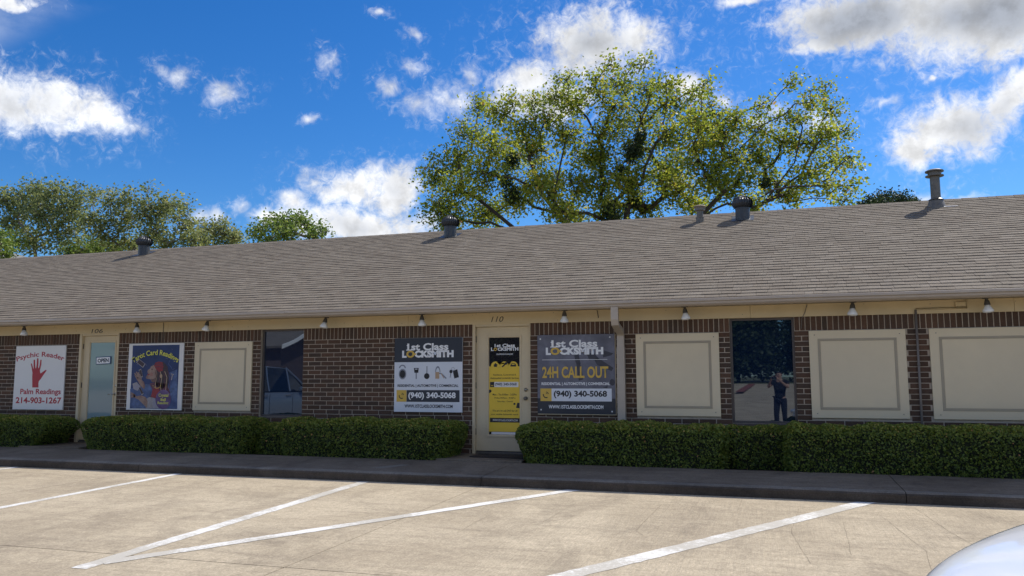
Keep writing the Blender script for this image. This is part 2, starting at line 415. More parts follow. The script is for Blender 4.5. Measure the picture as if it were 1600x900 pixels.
m_brick = M('brown_brick', None, 0.85, 0.22, 30, 0.5, 90, 0.3, attr='tone', ramp=BR, sub='random')
m_mortar = M('mortar', (0.47, 0.39, 0.30), 0.95, 0.2, 12, 0.5, 120)
SH = [(0.0, (0.185, 0.15, 0.115)), (0.25, (0.202, 0.167, 0.129)), (0.5, (0.218, 0.183, 0.142)), (0.75, (0.191, 0.157, 0.121)), (1.0, (0.233, 0.196, 0.155))]
m_shingle = M('asphalt_shingle', None, 0.95, 0.16, 2.2, 0.5, 160, 0.2, attr='tone', ramp=SH, sub='random')
m_felt = M('roof_felt', (0.17, 0.145, 0.125), 0.95, 0.2, 3)
m_beige = M('beige_paint', (0.66, 0.54, 0.345), 0.6, 0.05, 5, 0.08, 90, 0.35, tint=(0.60, 0.49, 0.32))
m_frieze = M('cream_frieze_paint', (0.68, 0.54, 0.32), 0.6, 0.08, 3, 0.1, 50, 0.35, tint=(0.60, 0.49, 0.31))
m_board = M('beige_board_paint', (0.72, 0.60, 0.40), 0.55, 0.05, 2.2, 0.08, 30, 0.35, tint=(0.67, 0.56, 0.38))
m_trim = M('panel_groove_paint', (0.40, 0.335, 0.235), 0.6, 0.06, 5)
m_gutter = M('gutter_metal_paint', (0.43, 0.365, 0.30), 0.45, 0.06, 4, 0.05, 30, 0.5)
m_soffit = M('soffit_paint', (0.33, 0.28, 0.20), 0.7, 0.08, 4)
m_spout = M('downspout_paint', (0.46, 0.39, 0.31), 0.45, 0.07, 6, 0.05, 40, 0.5)
m_black = M('black_metal', (0.022, 0.024, 0.027), 0.45, 0.2, 12, spec=0.5)
m_turb = M('turbine_metal', (0.050, 0.054, 0.060), 0.42, 0.25, 9, spec=0.5, metal=0.3)
m_galv = M('weathered_zinc', (0.15, 0.135, 0.115), 0.5, 0.3, 14, spec=0.5, metal=0.35)
m_rust = M('rusty_cap', (0.42, 0.33, 0.22), 0.65, 0.35, 18, metal=0.2, tint=(0.24, 0.12, 0.06))
m_conduit = M('conduit_paint', (0.19, 0.165, 0.145), 0.5, 0.1, 10)
m_bulb = M('lamp_glass', (0.86, 0.85, 0.82), 0.25, 0.04, 20, spec=0.6)
m_socket = M('lamp_socket', (0.10, 0.09, 0.078), 0.5, 0.15, 30)
m_tint = glass('tinted_glass', (0.006, 0.015, 0.038), 2.3, 0.012, (0.74, 0.86, 1.0))
m_dglass = glass('door_glass', (0.022, 0.020, 0.026), 1.75, 0.015)
m_blind = glass('door_glass_backed', (0.225, 0.305, 0.315), 1.6, 0.05)
m_frame_d = M('bronze_frame', (0.105, 0.088, 0.08), 0.45, 0.1, 10, metal=0.3)
m_white = M('white_sign_vinyl', (0.76, 0.73, 0.69), 0.35, 0.02, 4, spec=0.5)
m_bluewhite = M('pale_sign_vinyl', (0.72, 0.74, 0.77), 0.35, 0.02, 4, spec=0.5)
m_letter = M('white_print', (0.88, 0.87, 0.85), 0.4, 0.02, 4)
m_redink = M('red_print', (0.42, 0.012, 0.03), 0.4, 0.05, 9)
m_navy = M('charcoal_print', (0.030, 0.037, 0.050), 0.4, 0.06, 5)
m_ink = M('black_print', (0.016, 0.017, 0.021), 0.4, 0.05, 9)
m_gold = M('gold_print', (0.70, 0.45, 0.08), 0.4, 0.04, 9)
m_yellow = M('yellow_vinyl', (0.80, 0.53, 0.04), 0.35, 0.04, 6, spec=0.5)
m_lemon = M('lemon_print', (0.72, 0.68, 0.10), 0.4, 0.04, 9)
m_stone = M('grey_stone_print', (0.17, 0.17, 0.205), 0.4, 0.3, 9, tint=(0.10, 0.10, 0.125))
m_key = M('dark_key_print', (0.050, 0.050, 0.062), 0.4, 0.25, 14)
m_night = M('night_blue_print', (0.012, 0.026, 0.10), 0.4, 0.5, 6, tint=(0.02, 0.045, 0.15))
m_mist = M('misty_blue_print', (0.085, 0.13, 0.26), 0.4, 0.6, 11, tint=(0.025, 0.05, 0.16))
m_skinink = M('skin_print', (0.34, 0.215, 0.165), 0.4, 0.3, 30, tint=(0.22, 0.12, 0.095))
m_hairink = M('dark_hair_print', (0.050, 0.028, 0.035), 0.4, 0.3, 20)
m_scarf = M('scarf_print', (0.26, 0.022, 0.032), 0.4, 0.25, 20)
m_neck = M('neck_print', (0.17, 0.09, 0.07), 0.4, 0.2, 30); m_shawl = M('shawl_print', (0.12, 0.035, 0.06), 0.4, 0.5, 26)
m_redblush = M('cheek_print', (0.36, 0.17, 0.13), 0.4, 0.2, 30)
m_cloth = M('cloth_print', (0.34, 0.30, 0.29), 0.4, 0.3, 20, tint=(0.30, 0.28, 0.34))
m_purple = M('purple_print', (0.10, 0.05, 0.15), 0.4, 0.4, 14, tint=(0.22, 0.14, 0.30))
m_copper = M('copper_print', (0.50, 0.33, 0.20), 0.4, 0.1, 20)
m_greyprint = M('grey_print', (0.26, 0.27, 0.30), 0.4, 0.15, 30)
m_brass = M('steel_hardware', (0.55, 0.53, 0.50), 0.25, 0.05, 20, metal=0.9)
m_mat = M('door_mat_fibre', (0.035, 0.028, 0.026), 0.95, 0.3, 60, 0.6, 120)
m_bark = M('bark', (0.062, 0.050, 0.040), 0.9, 0.3, 9, 0.8, 22)
m_bark2 = M('pale_bark', (0.20, 0.17, 0.14), 0.9, 0.35, 7, 0.6, 20)
SYC = [(0.0, (0.077, 0.127, 0.019)), (0.3, (0.161, 0.223, 0.027)), (0.55, (0.281, 0.336, 0.038)), (0.8, (0.437, 0.439, 0.057)), (0.95, (0.538, 0.475, 0.068)), (1.0, (0.467, 0.252, 0.068))]
m_leaf = M('sycamore_leaf', None, 0.5, 0.1, 3, spec=0.5, attr='tone', ramp=SYC, trans=0.62)
OAK = [(0.0, (0.092, 0.128, 0.054)), (0.4, (0.194, 0.236, 0.087)), (0.75, (0.307, 0.335, 0.117)), (1.0, (0.449, 0.424, 0.155))]
m_oak = M('oak_leaf', None, 0.5, 0.1, 3, spec=0.45, attr='tone', ramp=OAK, trans=0.55)
LIM = [(0.0, (0.098, 0.163, 0.031)), (0.5, (0.188, 0.269, 0.047)), (1.0, (0.341, 0.381, 0.078))]
m_lime = M('lime_leaf', None, 0.5, 0.1, 3, spec=0.45, attr='tone', ramp=LIM, trans=0.45)
m_mistle = M('mistletoe_leaf', None, 0.6, 0.1, 3, attr='tone', ramp=[(0, (0.022, 0.040, 0.018)), (1, (0.060, 0.088, 0.030))], trans=0.35)
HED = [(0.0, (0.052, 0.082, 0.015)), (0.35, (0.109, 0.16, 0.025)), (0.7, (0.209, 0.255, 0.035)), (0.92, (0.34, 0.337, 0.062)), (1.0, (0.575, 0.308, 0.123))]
m_hedge = M('hedge_leaf', None, 0.5, 0.08, 3, spec=0.4, attr='tone', ramp=HED, trans=0.25)
m_core = M('hedge_twigs', (0.018, 0.024, 0.012), 0.95, 0.3, 20)

# ------------------------------------------------------------------ ground, lot, sidewalk
SL = 0.01485
def lot_z(y): return -0.215 + SL * (y + 2.4)
g = MB(); g.add([(-600, -600, -1.5), (600, -600, -1.5), (600, 900, -1.5), (-600, 900, -1.5)], [(0, 1, 2, 3)])
tag(g.build('ground', m_ground), kind='structure')
yard = MB(); yard.box(-70, 60, 11.0, 60, -1.4, -0.25); yard.box(-70, -26.4, -0.6, 11.0, -1.4, -0.25); yard.box(14.4, 60, -0.6, 11, -1.4, -0.25)
tag(yard.build('lawn', m_ground), kind='structure')

lot = bpy.data.objects.new('parking_lot', None); COL.objects.link(lot); tag(lot, kind='structure')
sub = MB(); sub.add([(-60, -18.05, lot_z(-18.05) - 0.02), (60, -18.05, lot_z(-18.05) - 0.02), (60, -2.35, lot_z(-2.35) - 0.02), (-60, -2.35, lot_z(-2.35) - 0.02)], [(0, 1, 2, 3)])
sub.build('joint_filler', m_soil, lot)
xs = [-60, -37.0, -31.45, -25.9, -20.35, -14.8, -9.25, -3.70, 4.85, 8.4, 12.95, 18.5, 24, 60]
ys = [-2.41, -6.87, -12.4, -18.0]
def lot_y(x, k): return ys[k] + (0.0075 * (x + 4.0) if k else 0)
for i in range(len(xs) - 1):
    for k in range(3):
        a, b = xs[i] + 0.005, xs[i + 1] - 0.005
        j = 0.006
        yA = [lot_y(a, k) - j, lot_y(b, k) - j]; yB = [lot_y(a, k + 1) + j, lot_y(b, k + 1) + j]
        q = MB()
        top = [(a, yB[0], lot_z(yB[0])), (b, yB[1], lot_z(yB[1])), (b, yA[1], lot_z(yA[1])), (a, yA[0], lot_z(yA[0]))]
        bot = [(x, y, z - 0.10) for x, y, z in top]
        q.add(top + bot, [(0, 1, 2, 3), (4, 5, 1, 0), (5, 6, 2, 1), (6, 7, 3, 2), (7, 4, 0, 3)])
        q.build('concrete_slab', m_conc, lot)
far = MB()
far.add([(-60, -64, 0.62), (60, -64, 0.62), (60, -26, lot_z(-18) + 0.02), (-60, -26, lot_z(-18) + 0.02), (60, -18.08, lot_z(-18.08)), (-60, -18.08, lot_z(-18.08))], [(0, 1, 2, 3), (3, 2, 4, 5)])
far.build('far_pavement', m_conc, lot)
bank = MB(); bank.add([(-120, -64.0, 0.60), (120, -64.0, 0.60), (120, -120, 1.3), (-120, -120, 1.3)], [(3, 2, 1, 0)])
tag(bank.build('far_grass', m_ground), kind='structure')
rc = MB(); rz_ = lambda y: lot_z(-18.08) + (0.62 - lot_z(-18.08)) * (-18.08 - y) / 45.92
rc.add([(-2.6, -44.5, .215), (-2.0, -44.5, .215), (-1.5, -63.5, .635), (-2.1, -63.5, .635)], [(0, 1, 2, 3)]); tag(rc.build('red_line', m_red), kind='structure')

def stripe(x0, y0, x1, y1, w, end=None):
    d = Vector((x1 - x0, y1 - y0)); n = Vector((-d.y, d.x)).normalized() * w / 2
    pts = [(x0 + n.x, y0 + n.y), (x0 - n.x, y0 - n.y), (x1 - n.x, y1 - n.y), (x1 + n.x, y1 + n.y)]
    pts[0] = (pts[0][0] + d.x / d.y * (end - pts[0][1]), end) if end else pts[0]
    pts[1] = (pts[1][0] + d.x / d.y * (end - pts[1][1]), end) if end else pts[1]
    b = MB(); nseg = 60; v = []
    for i in range(nseg + 1):
        t = i / nseg
        for a, c in ((0, 3), (1, 2)):
            x = pts[a][0] + (pts[c][0] - pts[a][0]) * t + (random.uniform(-.009, .009)); y = pts[a][1] + (pts[c][1] - pts[a][1]) * t
            v.append((x, y, lot_z(y) + 0.003 + 0.0009 * (len(STRIPES) == 4)))
    b.add(v, [(2 * i, 2 * i + 1, 2 * i + 3, 2 * i + 2) for i in range(nseg)])
    o = b.build('parking_line', m_line); tag(o, kind='structure'); STRIPES.append(o)
STRIPES = []
stripe(-14.7, -2.5, -14.6, -7.4, 0.12, -2.45)
stripe(-11.62, -2.5, -11.55, -7.4, 0.12, -2.45)
stripe(-8.47, -2.5, -8.33, -7.4, 0.12, -2.45)
stripe(-5.37, -2.45, -5.24, -7.36, 0.15, -2.45)
stripe(-2.46, -2.45, -5.20, -7.16, 0.15, -2.43)
stripe(0.93, -2.45, -1.98, -7.25, 0.185, -2.43)
stripe(4.3, -2.45, 1.39, -7.25, 0.185, -2.43)

def crack(pts, w=.0038):
    b = MB(); v = []; P = []
    for (x0, y0), (x1, y1) in zip(pts, pts[1:]):
        n = max(2, int(math.hypot(x1 - x0, y1 - y0) / .12))
        P += [(x0 + (x1 - x0) * i / n + random.uniform(-.005, .005), y0 + (y1 - y0) * i / n + random.uniform(-.005, .005)) for i in range(n)]
    P.append(pts[-1])
    for i, (x, y) in enumerate(P):
        a, c = P[max(i - 1, 0)], P[min(i + 1, len(P) - 1)]; d = Vector((c[0] - a[0], c[1] - a[1])).normalized(); k = w * random.uniform(.3, 1) / 2
        v += [(x - d.y * k, y + d.x * k, lot_z(y) + .0022), (x + d.y * k, y - d.x * k, lot_z(y) + .0022)]
    b.add(v, [(2 * i, 2 * i + 1, 2 * i + 3, 2 * i + 2) for i in range(len(P) - 1)])
    tag(b.build('crack', m_crack), kind='structure')
m_crack = M('crack_dirt', (.185, .15, .108), .95, .3, 20)
for c_ in ([(-7.3, -3.6), (-7.1, -4.9), (-7.2, -5.6)], [(-6.9, -5.5), (-6.75, -6.6)], [(-2.2, -3.3), (-2.25, -4.6)], [(-2.9, -4.4), (-2.88, -5.3)], [(-1.25, -3.2), (-1.3, -4.7), (-1.15, -5.0)], [(-.4, -2.6), (-.42, -3.4)], [(.2, -3.1), (.1, -4.4), (.22, -5.6)], [(1.4, -2.7), (1.5, -4.0), (1.62, -4.8)], [(1.0, -3.3), (1.15, -4.9), (1.0, -6.3)], [(-9.2, -3.4), (-9.35, -5.0), (-9.2, -6.8)], [(.6, -3.8), (.55, -5.2)]):
    crack(c_)

# sidewalk: slabs with tooled joints, a curb in lengths
walk = bpy.data.objects.new('sidewalk', None); COL.objects.link(walk); tag(walk, kind='structure')
def walk_z(y): return -0.062 + 0.022 * (y + 0.95)
wx = [-27 + 0.0, -20.35, -14.8, -9.25, -3.70, 1.36, 7.4, 12.0]
for i in range(len(wx) - 1):
    a, b = wx[i] + 0.006, wx[i + 1] - 0.006
    q = MB(); yb, ym = -0.93, -2.24
    q.add([(a, ym, walk_z(ym)), (b, ym, walk_z(ym)), (b, yb, walk_z(yb)), (a, yb, walk_z(yb)), (a, ym, -.4), (b, ym, -.4), (b, yb, -.4), (a, yb, -.4)],
          [(0, 1, 2, 3), (4, 5, 1, 0), (5, 6, 2, 1), (6, 7, 3, 2), (7, 4, 0, 3)])
    q.build('sidewalk_slab', m_walk, walk)
for i in range(len(wx) - 1):
    a, b = wx[i] + 0.004, wx[i + 1] - 0.004
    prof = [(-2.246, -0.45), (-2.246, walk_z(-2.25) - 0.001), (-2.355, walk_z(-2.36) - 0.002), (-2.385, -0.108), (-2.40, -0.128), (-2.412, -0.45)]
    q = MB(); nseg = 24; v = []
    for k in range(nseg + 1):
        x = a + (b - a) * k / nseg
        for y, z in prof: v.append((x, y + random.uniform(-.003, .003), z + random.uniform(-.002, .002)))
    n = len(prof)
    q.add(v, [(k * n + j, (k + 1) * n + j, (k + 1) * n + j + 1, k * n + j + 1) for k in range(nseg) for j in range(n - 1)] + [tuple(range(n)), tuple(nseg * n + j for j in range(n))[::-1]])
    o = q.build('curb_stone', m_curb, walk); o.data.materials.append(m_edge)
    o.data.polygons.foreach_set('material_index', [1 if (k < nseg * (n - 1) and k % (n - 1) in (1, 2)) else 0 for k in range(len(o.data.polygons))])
bed = MB(); bed.box(-26, 12, -0.935, 0.05, -0.5, -0.10); tag(bed.build('planting_bed', m_soil), kind='structure')
for nm, x0, x1 in (('door_pad', -13.35, -11.95), ('door_pad', -4.98, -3.6)):
    q = MB(); q.bbox(x0, x1, -0.94, 0.2, -0.45, -0.034, 0.006); tag(q.build(nm, m_walk), kind='structure')
ps = MB(); y0, y1 = -2.0, -1.55
ps.add([(-5.55, y0, walk_z(y0) + .004), (-5.33, y0, walk_z(y0) + .004), (-5.12, y1, walk_z(y1) + .004), (-5.27, y1, walk_z(y1) + .004)], [(0, 1, 2, 3)])
tag(ps.build('faded_line', M('faded_line_paint', (0.20, 0.18, 0.155), 0.9, 0.3, 30)), kind='structure')

# ------------------------------------------------------------------ the building
BX0, BX1, BD = -26.0, 10.5, 10.55
B = thing('commercial_building', 'long brown brick office building with shingled roof and boarded windows', 'building', (0, 0, 0))
ZT, ZS = 2.075, 1.868           # top of the brickwork, foot of the soldier course
FB = 0.0075                       # mortar plane behind the brick faces (y = 0)
openings = [(-13.03, -12.06, -0.3, 2.09, 'door'), (-4.735, -3.735, -0.3, 2.09, 'door'), (-8.845, -7.955, 0.515, 2.09, 'window'), (-0.61, 0.31, 0.515, 2.09, 'window')]
panels = [(-19.2, -17.6), (-10.264, -9.008), (-2.021, -0.768), (0.505, 1.785), (2.085, 3.50), (5.2, 6.5)]
PB, PT = 0.609, 1.864
signs = [(-14.634, -13.34, .585, 1.855), (-11.784, -10.508, .605, 1.859), (-6.144, -4.903, .627, 1.865), (-3.607, -2.349, .625, 1.875)]
# mortar bed of the wall, in pieces round the openings
wall = MB(); edges = sorted([o[:4] for o in openings])
x = BX0
for a, b, z0, z1 in edges:
    wall.box(x, a, FB, 0.3, -0.5, ZT + 0.2, skip=('b',))
    if z0 > 0: wall.box(a, b, FB, 0.3, -0.5, z0, skip=('b',))
    x = b
wall.box(x, BX1, FB, 0.3, -0.5, ZT + 0.2, skip=('b',))
wall.box(BX0, BX0 + .3, .301, BD, -0.5, ZT + 0.2); wall.box(BX1 - .3, BX1, .301, BD, -0.5, ZT + 0.2); wall.box(BX0 + .301, BX1 - .301, BD - .3, BD, -0.5, ZT + 0.2)
WALL = wall.build('wall', m_mortar, B)
# bricks
BH, BLN, J = 0.0762, 0.254, 0.0100
def covered(x0, x1, z0, z1):
    for a, b in panels:
        if x0 > a - .01 and x1 < b + .01 and z0 > PB - .005 and z1 < PT + .005: return True
    for a, b, c, d in signs:
        if x0 > a + .02 and x1 < b - .02 and z0 > c + .02 and z1 < d - .02: return True
    return False
def blocked(z0, z1):
    r = [(a, b) for a, b, c, d, k in openings if z1 > c + .02 and z0 < d - .02]
    r += [(a, b) for a, b in panels if z1 > PB + .03 and z0 < PT - .03]
    return sorted(r)
bricks = []                        # x0, x1, z0, z1
z = ZS; row = 0
while z > -0.12:
    z0, z1 = z - BH + J / 2, z - J / 2
    cuts = blocked(z0, z1); segs = []; x = BX0
    for a, b in cuts: segs.append((x, a)); x = b
    segs.append((x, BX1))
    for a, b in segs:
        if b - a < 0.02: continue
        if b - a < 1.0:                                   # a pier: joint in the middle of every other course
            c = (a + b) / 2 + (0 if row % 2 else BLN / 2)
        elif z < PB: c = 0.127 * (row % 2) + .05
        else: c = b - 0.19 + (BLN / 2) * (row % 2)
        k = math.floor((a - c) / BLN); p = a
        while p < b - 0.01:
            k += 1; e = min(c + k * BLN, b)
            if e - p > 0.03: bricks.append((p + (.007 if p > a else 0), e - (.007 if e < b else 0), z0, z1))
            if e - p > 0.01: p = e
    z -= BH; row += 1
sold = []
for a, b in [(BX0, -13.03), (-12.06, -8.845), (-7.955, -4.735), (-3.735, -0.61), (0.31, BX1)]:
    n = round((b - a) / 0.0762); w = (b - a) / n
    for k in range(n): sold.append((a + k * w + .0062, a + (k + 1) * w - .0062, ZS + J / 2, ZT))
def size_px(x0, x1, zc): return (x1 - x0) / max((Vector(((x0 + x1) / 2, 0, zc)) - CAM).dot(CF), 1)
def in_frame(x): return -15.3 < x < 3.62
HEDGE_TOP = 0.50
cand = [(q, 'b') for q in bricks if in_frame((q[0] + q[1]) / 2) and not covered(*q) and (q[2] > HEDGE_TOP - 0.03 or -4.75 > q[0] > -4.95 or -13.1 > q[0] > -13.4)]
candS = [(q, 's') for q in sold if in_frame(q[0])]
allc = sorted(cand + candS, key=lambda c: -size_px(c[0][0], c[0][1], 1) * (c[0][3] - c[0][2]))
single = allc[:300]; sset = {c[0] for c in single}
cache = {}
def brick_mesh(w, h):
    k = (round(w, 3), round(h, 3))
    if k not in cache:
        b = MB(); b.bbox(-w / 2, w / 2, 0, 0.03, -h / 2, h / 2, 0.0035)
        b.v = [(p[0], p[1], p[2]) for p in b.v]
        cache[k] = b.mesh('brick', m_brick, tone=True)
    return cache[k]
for q, k in single:
    o = link('brick', brick_mesh(q[1] - q[0], q[3] - q[2]), WALL)
    o.location = ((q[0] + q[1]) / 2, random.uniform(-.003, .002), (q[2] + q[3]) / 2)
rest = MB()
for q in bricks + sold:
    if q in sset or covered(*q): continue
    y = random.uniform(-.003, .002); c = 0.003; x0, x1, z0, z1 = q; t = random.random()
    v = [(x0, FB, z0), (x1, FB, z0), (x1, FB, z1), (x0, FB, z1), (x0 + c, y, z0 + c), (x1 - c, y, z0 + c), (x1 - c, y, z1 - c), (x0 + c, y, z1 - c)]
    rest.add(v, [(4, 5, 6, 7), (0, 1, 5, 4), (1, 2, 6, 5), (2, 3, 7, 6), (3, 0, 4, 7)], t)
o = rest.build('brickwork', m_brick, WALL, tone=True); tag(o, kind='stuff')

# frieze, soffit, gutter
fr = MB(); xx = [BX0, -19.6, -16.0, -10.9, -5.9, -0.3, 3.15, BX1]
for a, b in zip(xx, xx[1:]): fr.bbox(a + .0015, b - .0015, -0.022, 0.25, ZT, 2.262, 0.003)
fr.build('frieze_board', m_frieze, B)
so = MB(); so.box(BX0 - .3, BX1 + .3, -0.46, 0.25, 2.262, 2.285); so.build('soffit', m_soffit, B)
fa = MB(); fa.box(BX0 - .3, BX1 + .3, -0.485, -0.46, 2.235, 2.36); fa.build('fascia', m_gutter, B)
gp = [(-0.488, 2.245), (-0.545, 2.240), (-0.572, 2.262), (-0.578, 2.285), (-0.602, 2.300), (-0.604, 2.335), (-0.596, 2.338), (-0.590, 2.305), (-0.49, 2.262)]
gu = MB(); gl = [BX0 - .32, -20.0, -14.0, -8.0, -2.0, 4.0, BX1 + .32]; v = []; nn = len(gp)
for i, xg in enumerate(np.linspace(gl[0], gl[-1], 61)):
    for y, zz in gp: v.append((xg, y + 0.002 * math.sin(xg * 1.3), zz + 0.003 * math.sin(xg * .7 + 1) + .002 * math.sin(xg * 2.9)))
gu.add(v, [(i * nn + j, i * nn + (j + 1) % nn, (i + 1) * nn + (j + 1) % nn, (i + 1) * nn + j) for i in range(60) for j in range(nn)])
gut = gu.build('gutter', m_gutter, B)
gs = MB()
for xg in gl[1:-1]: gs.box(xg - .04, xg + .04, -0.6085, -0.585, 2.30, 2.339)
gs.build('gutter_seam', m_gutter, gut)

# roof: felt deck, then shingles course by course
PITCH = 0.4167; EY, EZ = -0.515, 2.35; RY = 5.04
RZ = EZ + PITCH * (RY - EY)
def roof_z(y): return EZ + PITCH * (y - EY)
RX0, RX1 = BX0 - .35, BX1 + .35
dk = MB(); dk.add([(RX0, EY, EZ), (RX1, EY, EZ), (RX1, RY, RZ), (RX0, RY, RZ), (RX0, 2 * RY - EY, EZ), (RX1, 2 * RY - EY, EZ), (RX0, EY + .01, EZ - .05), (RX1, EY + .01, EZ - .05), (RX1, 2 * RY - EY, EZ - .05), (RX0, 2 * RY - EY, EZ - .05)],
        [(0, 1, 2, 3), (3, 2, 5, 4), (0, 6, 7, 1), (6, 9, 8, 7), (4, 5, 8, 9), (0, 3, 4, 9, 6), (1, 7, 8, 5, 2)])
ROOF = dk.build('roof', m_felt, B)
EXP = 0.155; cs = 1 / math.hypot(1, PITCH); sn = PITCH * cs
SLEN = (RY - EY) / cs
rows = int(SLEN / EXP)
def sl(x, s, h): return (x, EY + s * cs - h * sn, EZ + s * sn + h * cs)      # along the slope, off the slope
def tab_verts(x0, x1, s0, s1, h0, h1, trap=0.0):
    return [sl(x0, s0, 0.001), sl(x1, s0, 0.001), sl(x0, s0, h0), sl(x1, s0, h0), sl(x1 - trap, s1, h1), sl(x0 + trap, s1, h1)]
TF = [(0, 1, 3, 2), (2, 3, 4, 5), (0, 2, 5), (1, 4, 3)]
tabs = []
for r_ in range(rows + 1):
    s0 = r_ * EXP - 0.012; s1 = min(s0 + EXP + 0.03, SLEN)
    x = RX0 - random.uniform(0, .3)
    while x < RX1:
        w = random.choice((0.12, 0.16, 0.21, 0.28)); thick_ = random.random() < 0.6
        a, b = max(x, RX0), min(x + w, RX1)
        if b - a > .05: tabs.append((a, b - 0.003, s0 - (0.006 if thick_ else 0) + random.uniform(-.002, .002), s1, 0.0165 if thick_ else 0.013, 0.004 if thick_ else 0.002, random.random()))
        x += w
def tab_px(t):
    p = Vector(sl((t[0] + t[1]) / 2, t[2], 0)); d = p - CAM; zz = d.dot(CF); u = d.dot(CR) / zz; vv = d.dot(CU) / zz
    return (t[1] - t[0]) / zz if abs(u) < 0.637 and abs(vv) < 0.36 else -1
order = sorted(range(len(tabs)), key=lambda i: -tab_px(tabs[i]))
first = set(order[:300]); scache = {}
for i in order[:300]:
    a, b, s0, s1, h0, h1, t = tabs[i]; w = round(b - a, 2); key = (w, h0)
    if key not in scache:
        q = MB(); vv = [Vector(p) - Vector(sl(0, 0, 0)) for p in tab_verts(-w / 2 + .0015, w / 2 - .0015, 0, EXP + .03, h0, h1)]
        q.add(vv, TF); scache[key] = q.mesh('shingle', m_shingle, tone=True)
    o = link('shingle', scache[key], ROOF); o.location = sl((a + b) / 2, s0, 0)
rs = MB()
for i in order[300:]:
    a, b, s0, s1, h0, h1, t = tabs[i]; rs.add(tab_verts(a, b, s0, s1, h0, h1), TF, t)
o = rs.build('shingles', m_shingle, ROOF, tone=True); tag(o, kind='stuff')
rc_ = MB(); x = RX0
while x < RX1:                                                   # ridge caps
    w = 0.30; h = .012 + random.uniform(-.002, .003)
    p = [(x, RY - .13, RZ - .13 * PITCH + .012), (x, RY, RZ + .022 + h), (x, RY + .13, RZ - .13 * PITCH + .012)]
    q = [(x + w, a[1], a[2] - .008) for a in p]
    rc_.add(p + q, [(0, 3, 4, 1), (1, 4, 5, 2), (0, 1, 2)], random.random()); x += 0.15
o = rc_.build('ridge_cap', m_shingle, ROOF, tone=True); tag(o, kind='stuff')
de = MB(); de.box(RX0, RX1, EY - .014, EY + .02, EZ - .03, EZ - .006); de.build('drip_edge', m_white, ROOF)

# downspout, conduit, wires
dx = -2.247
ds = MB()
def rect_pipe(path, w, d):
    v = []
    for (y, zz), (ty, tz) in path:
        for sx_, sd in ((-1, -1), (1, -1), (1, 1), (-1, 1)): v.append((dx + sx_ * w / 2, y + sd * d / 2 * ty, zz + sd * d / 2 * tz))
    n = len(path); ds.add(v, [(i * 4 + k, i * 4 + (k + 1) % 4, (i + 1) * 4 + (k + 1) % 4, (i + 1) * 4 + k) for i in range(n - 1) for k in range(4)] + [(0, 1, 2, 3), (4 * n - 1, 4 * n - 2, 4 * n - 3, 4 * n - 4)])
rect_pipe([((-.53, 2.25), (1, 0)), ((-.53, 2.06), (1, 0)), ((-.50, 1.995), (.8, .5)), ((-.11, 1.90), (.5, .85)), ((-.062, 1.85), (.9, .3)), ((-.062, 1.66), (1, 0))], 0.108, 0.08)
ds.build('downspout', m_spout, B)
ds = MB(); rect_pipe([((-.060, 1.668), (1, 0)), ((-.060, -.06), (1, 0))], 0.120, 0.092); d2 = ds.build('downspout', m_spout, B)
cd = MB(); cd.tube([(1.93, -.035, 2.13), (1.93, -.035, -.08)], 0.016, 8); cd.lathe([(.02, 0), (.02, .03)], (1.93, -.035, 1.35), 8)
cd.build('conduit', m_conduit, B, smooth=True)
ch_ = MB(); ch_.tube([(1.93, -.036, 2.12), (1.93, -.037, 2.138), (2.57, -.037, 2.142), (2.57, -.037, 2.25)], 0.013, 8); ch_.build('conduit', m_frieze, B, smooth=True)
cj = MB(); cj.bbox(2.43, 2.56, -.062, -.022, 2.16, 2.225, .004); cj.build('junction_box', m_frieze, B)
wr = MB(); wr.tube([(-11.0, -.03, 2.25), (-11.0, -.03, 2.12), (-10.99, -.02, 1.7)], .006, 5); wr.tube([(.5, -.05, 2.25), (.46, -.035, 2.12), (.42, -.012, 2.05), (.41, -.012, 1.9)], .005, 5); wr.tube([(-2.62, -.03, 2.25), (-2.60, -.03, 2.13)], .007, 5)
wr.tube([(-11.62, -.03, 2.25), (-11.62, -.03, 2.09)], .008, 5)
wr.build('loose_wire', m_conduit, B, smooth=True)
nl = MB()
for k in range(40): 
    x = random.uniform(-15, 3.4); nl.lathe([(.006, 0), (.005, .003)], (x, -.022, random.uniform(2.09, 2.25)), 6, (0, -1, 0))
nl.build('nail_head', m_conduit, B)

# boarded window panels
for a, b in panels:
    t = MB(); t.bbox(a, b, -.028, .02, PB, PT, .004)
    p = t.build('window_panel', m_board, B)
    q = MB(); i, w, y0, y1 = .118, .036, -.0345, -.02
    q.bbox(a + i, b - i, y0, y1, PT - i - w, PT - i, .002); q.bbox(a + i, b - i, y0, y1, PB + i, PB + i + w, .002)
    q.bbox(a + i, a + i + w, y0, y1, PB + i + w + .0005, PT - i - w - .0005, .002); q.bbox(b - i - w, b - i, y0, y1, PB + i + w + .0005, PT - i - w - .0005, .002)
    q.build('panel_molding', m_trim, p)
    e = MB(); e.bbox(a + i + w + .002, b - i - w - .002, -.0305, -.02, PB + i + w + .002, PT - i - w - .002, .001); e.build('panel_center', m_board, p)
    for u_ in (.06, .94):
        for v_ in (.05, .95):
            s = MB(); s.lathe([(.008, 0), (.006, .004)], (a + (b - a) * u_, -.028, PB + (PT - PB) * v_), 7, (0, -1, 0)); s.build('screw', m_conduit, p)

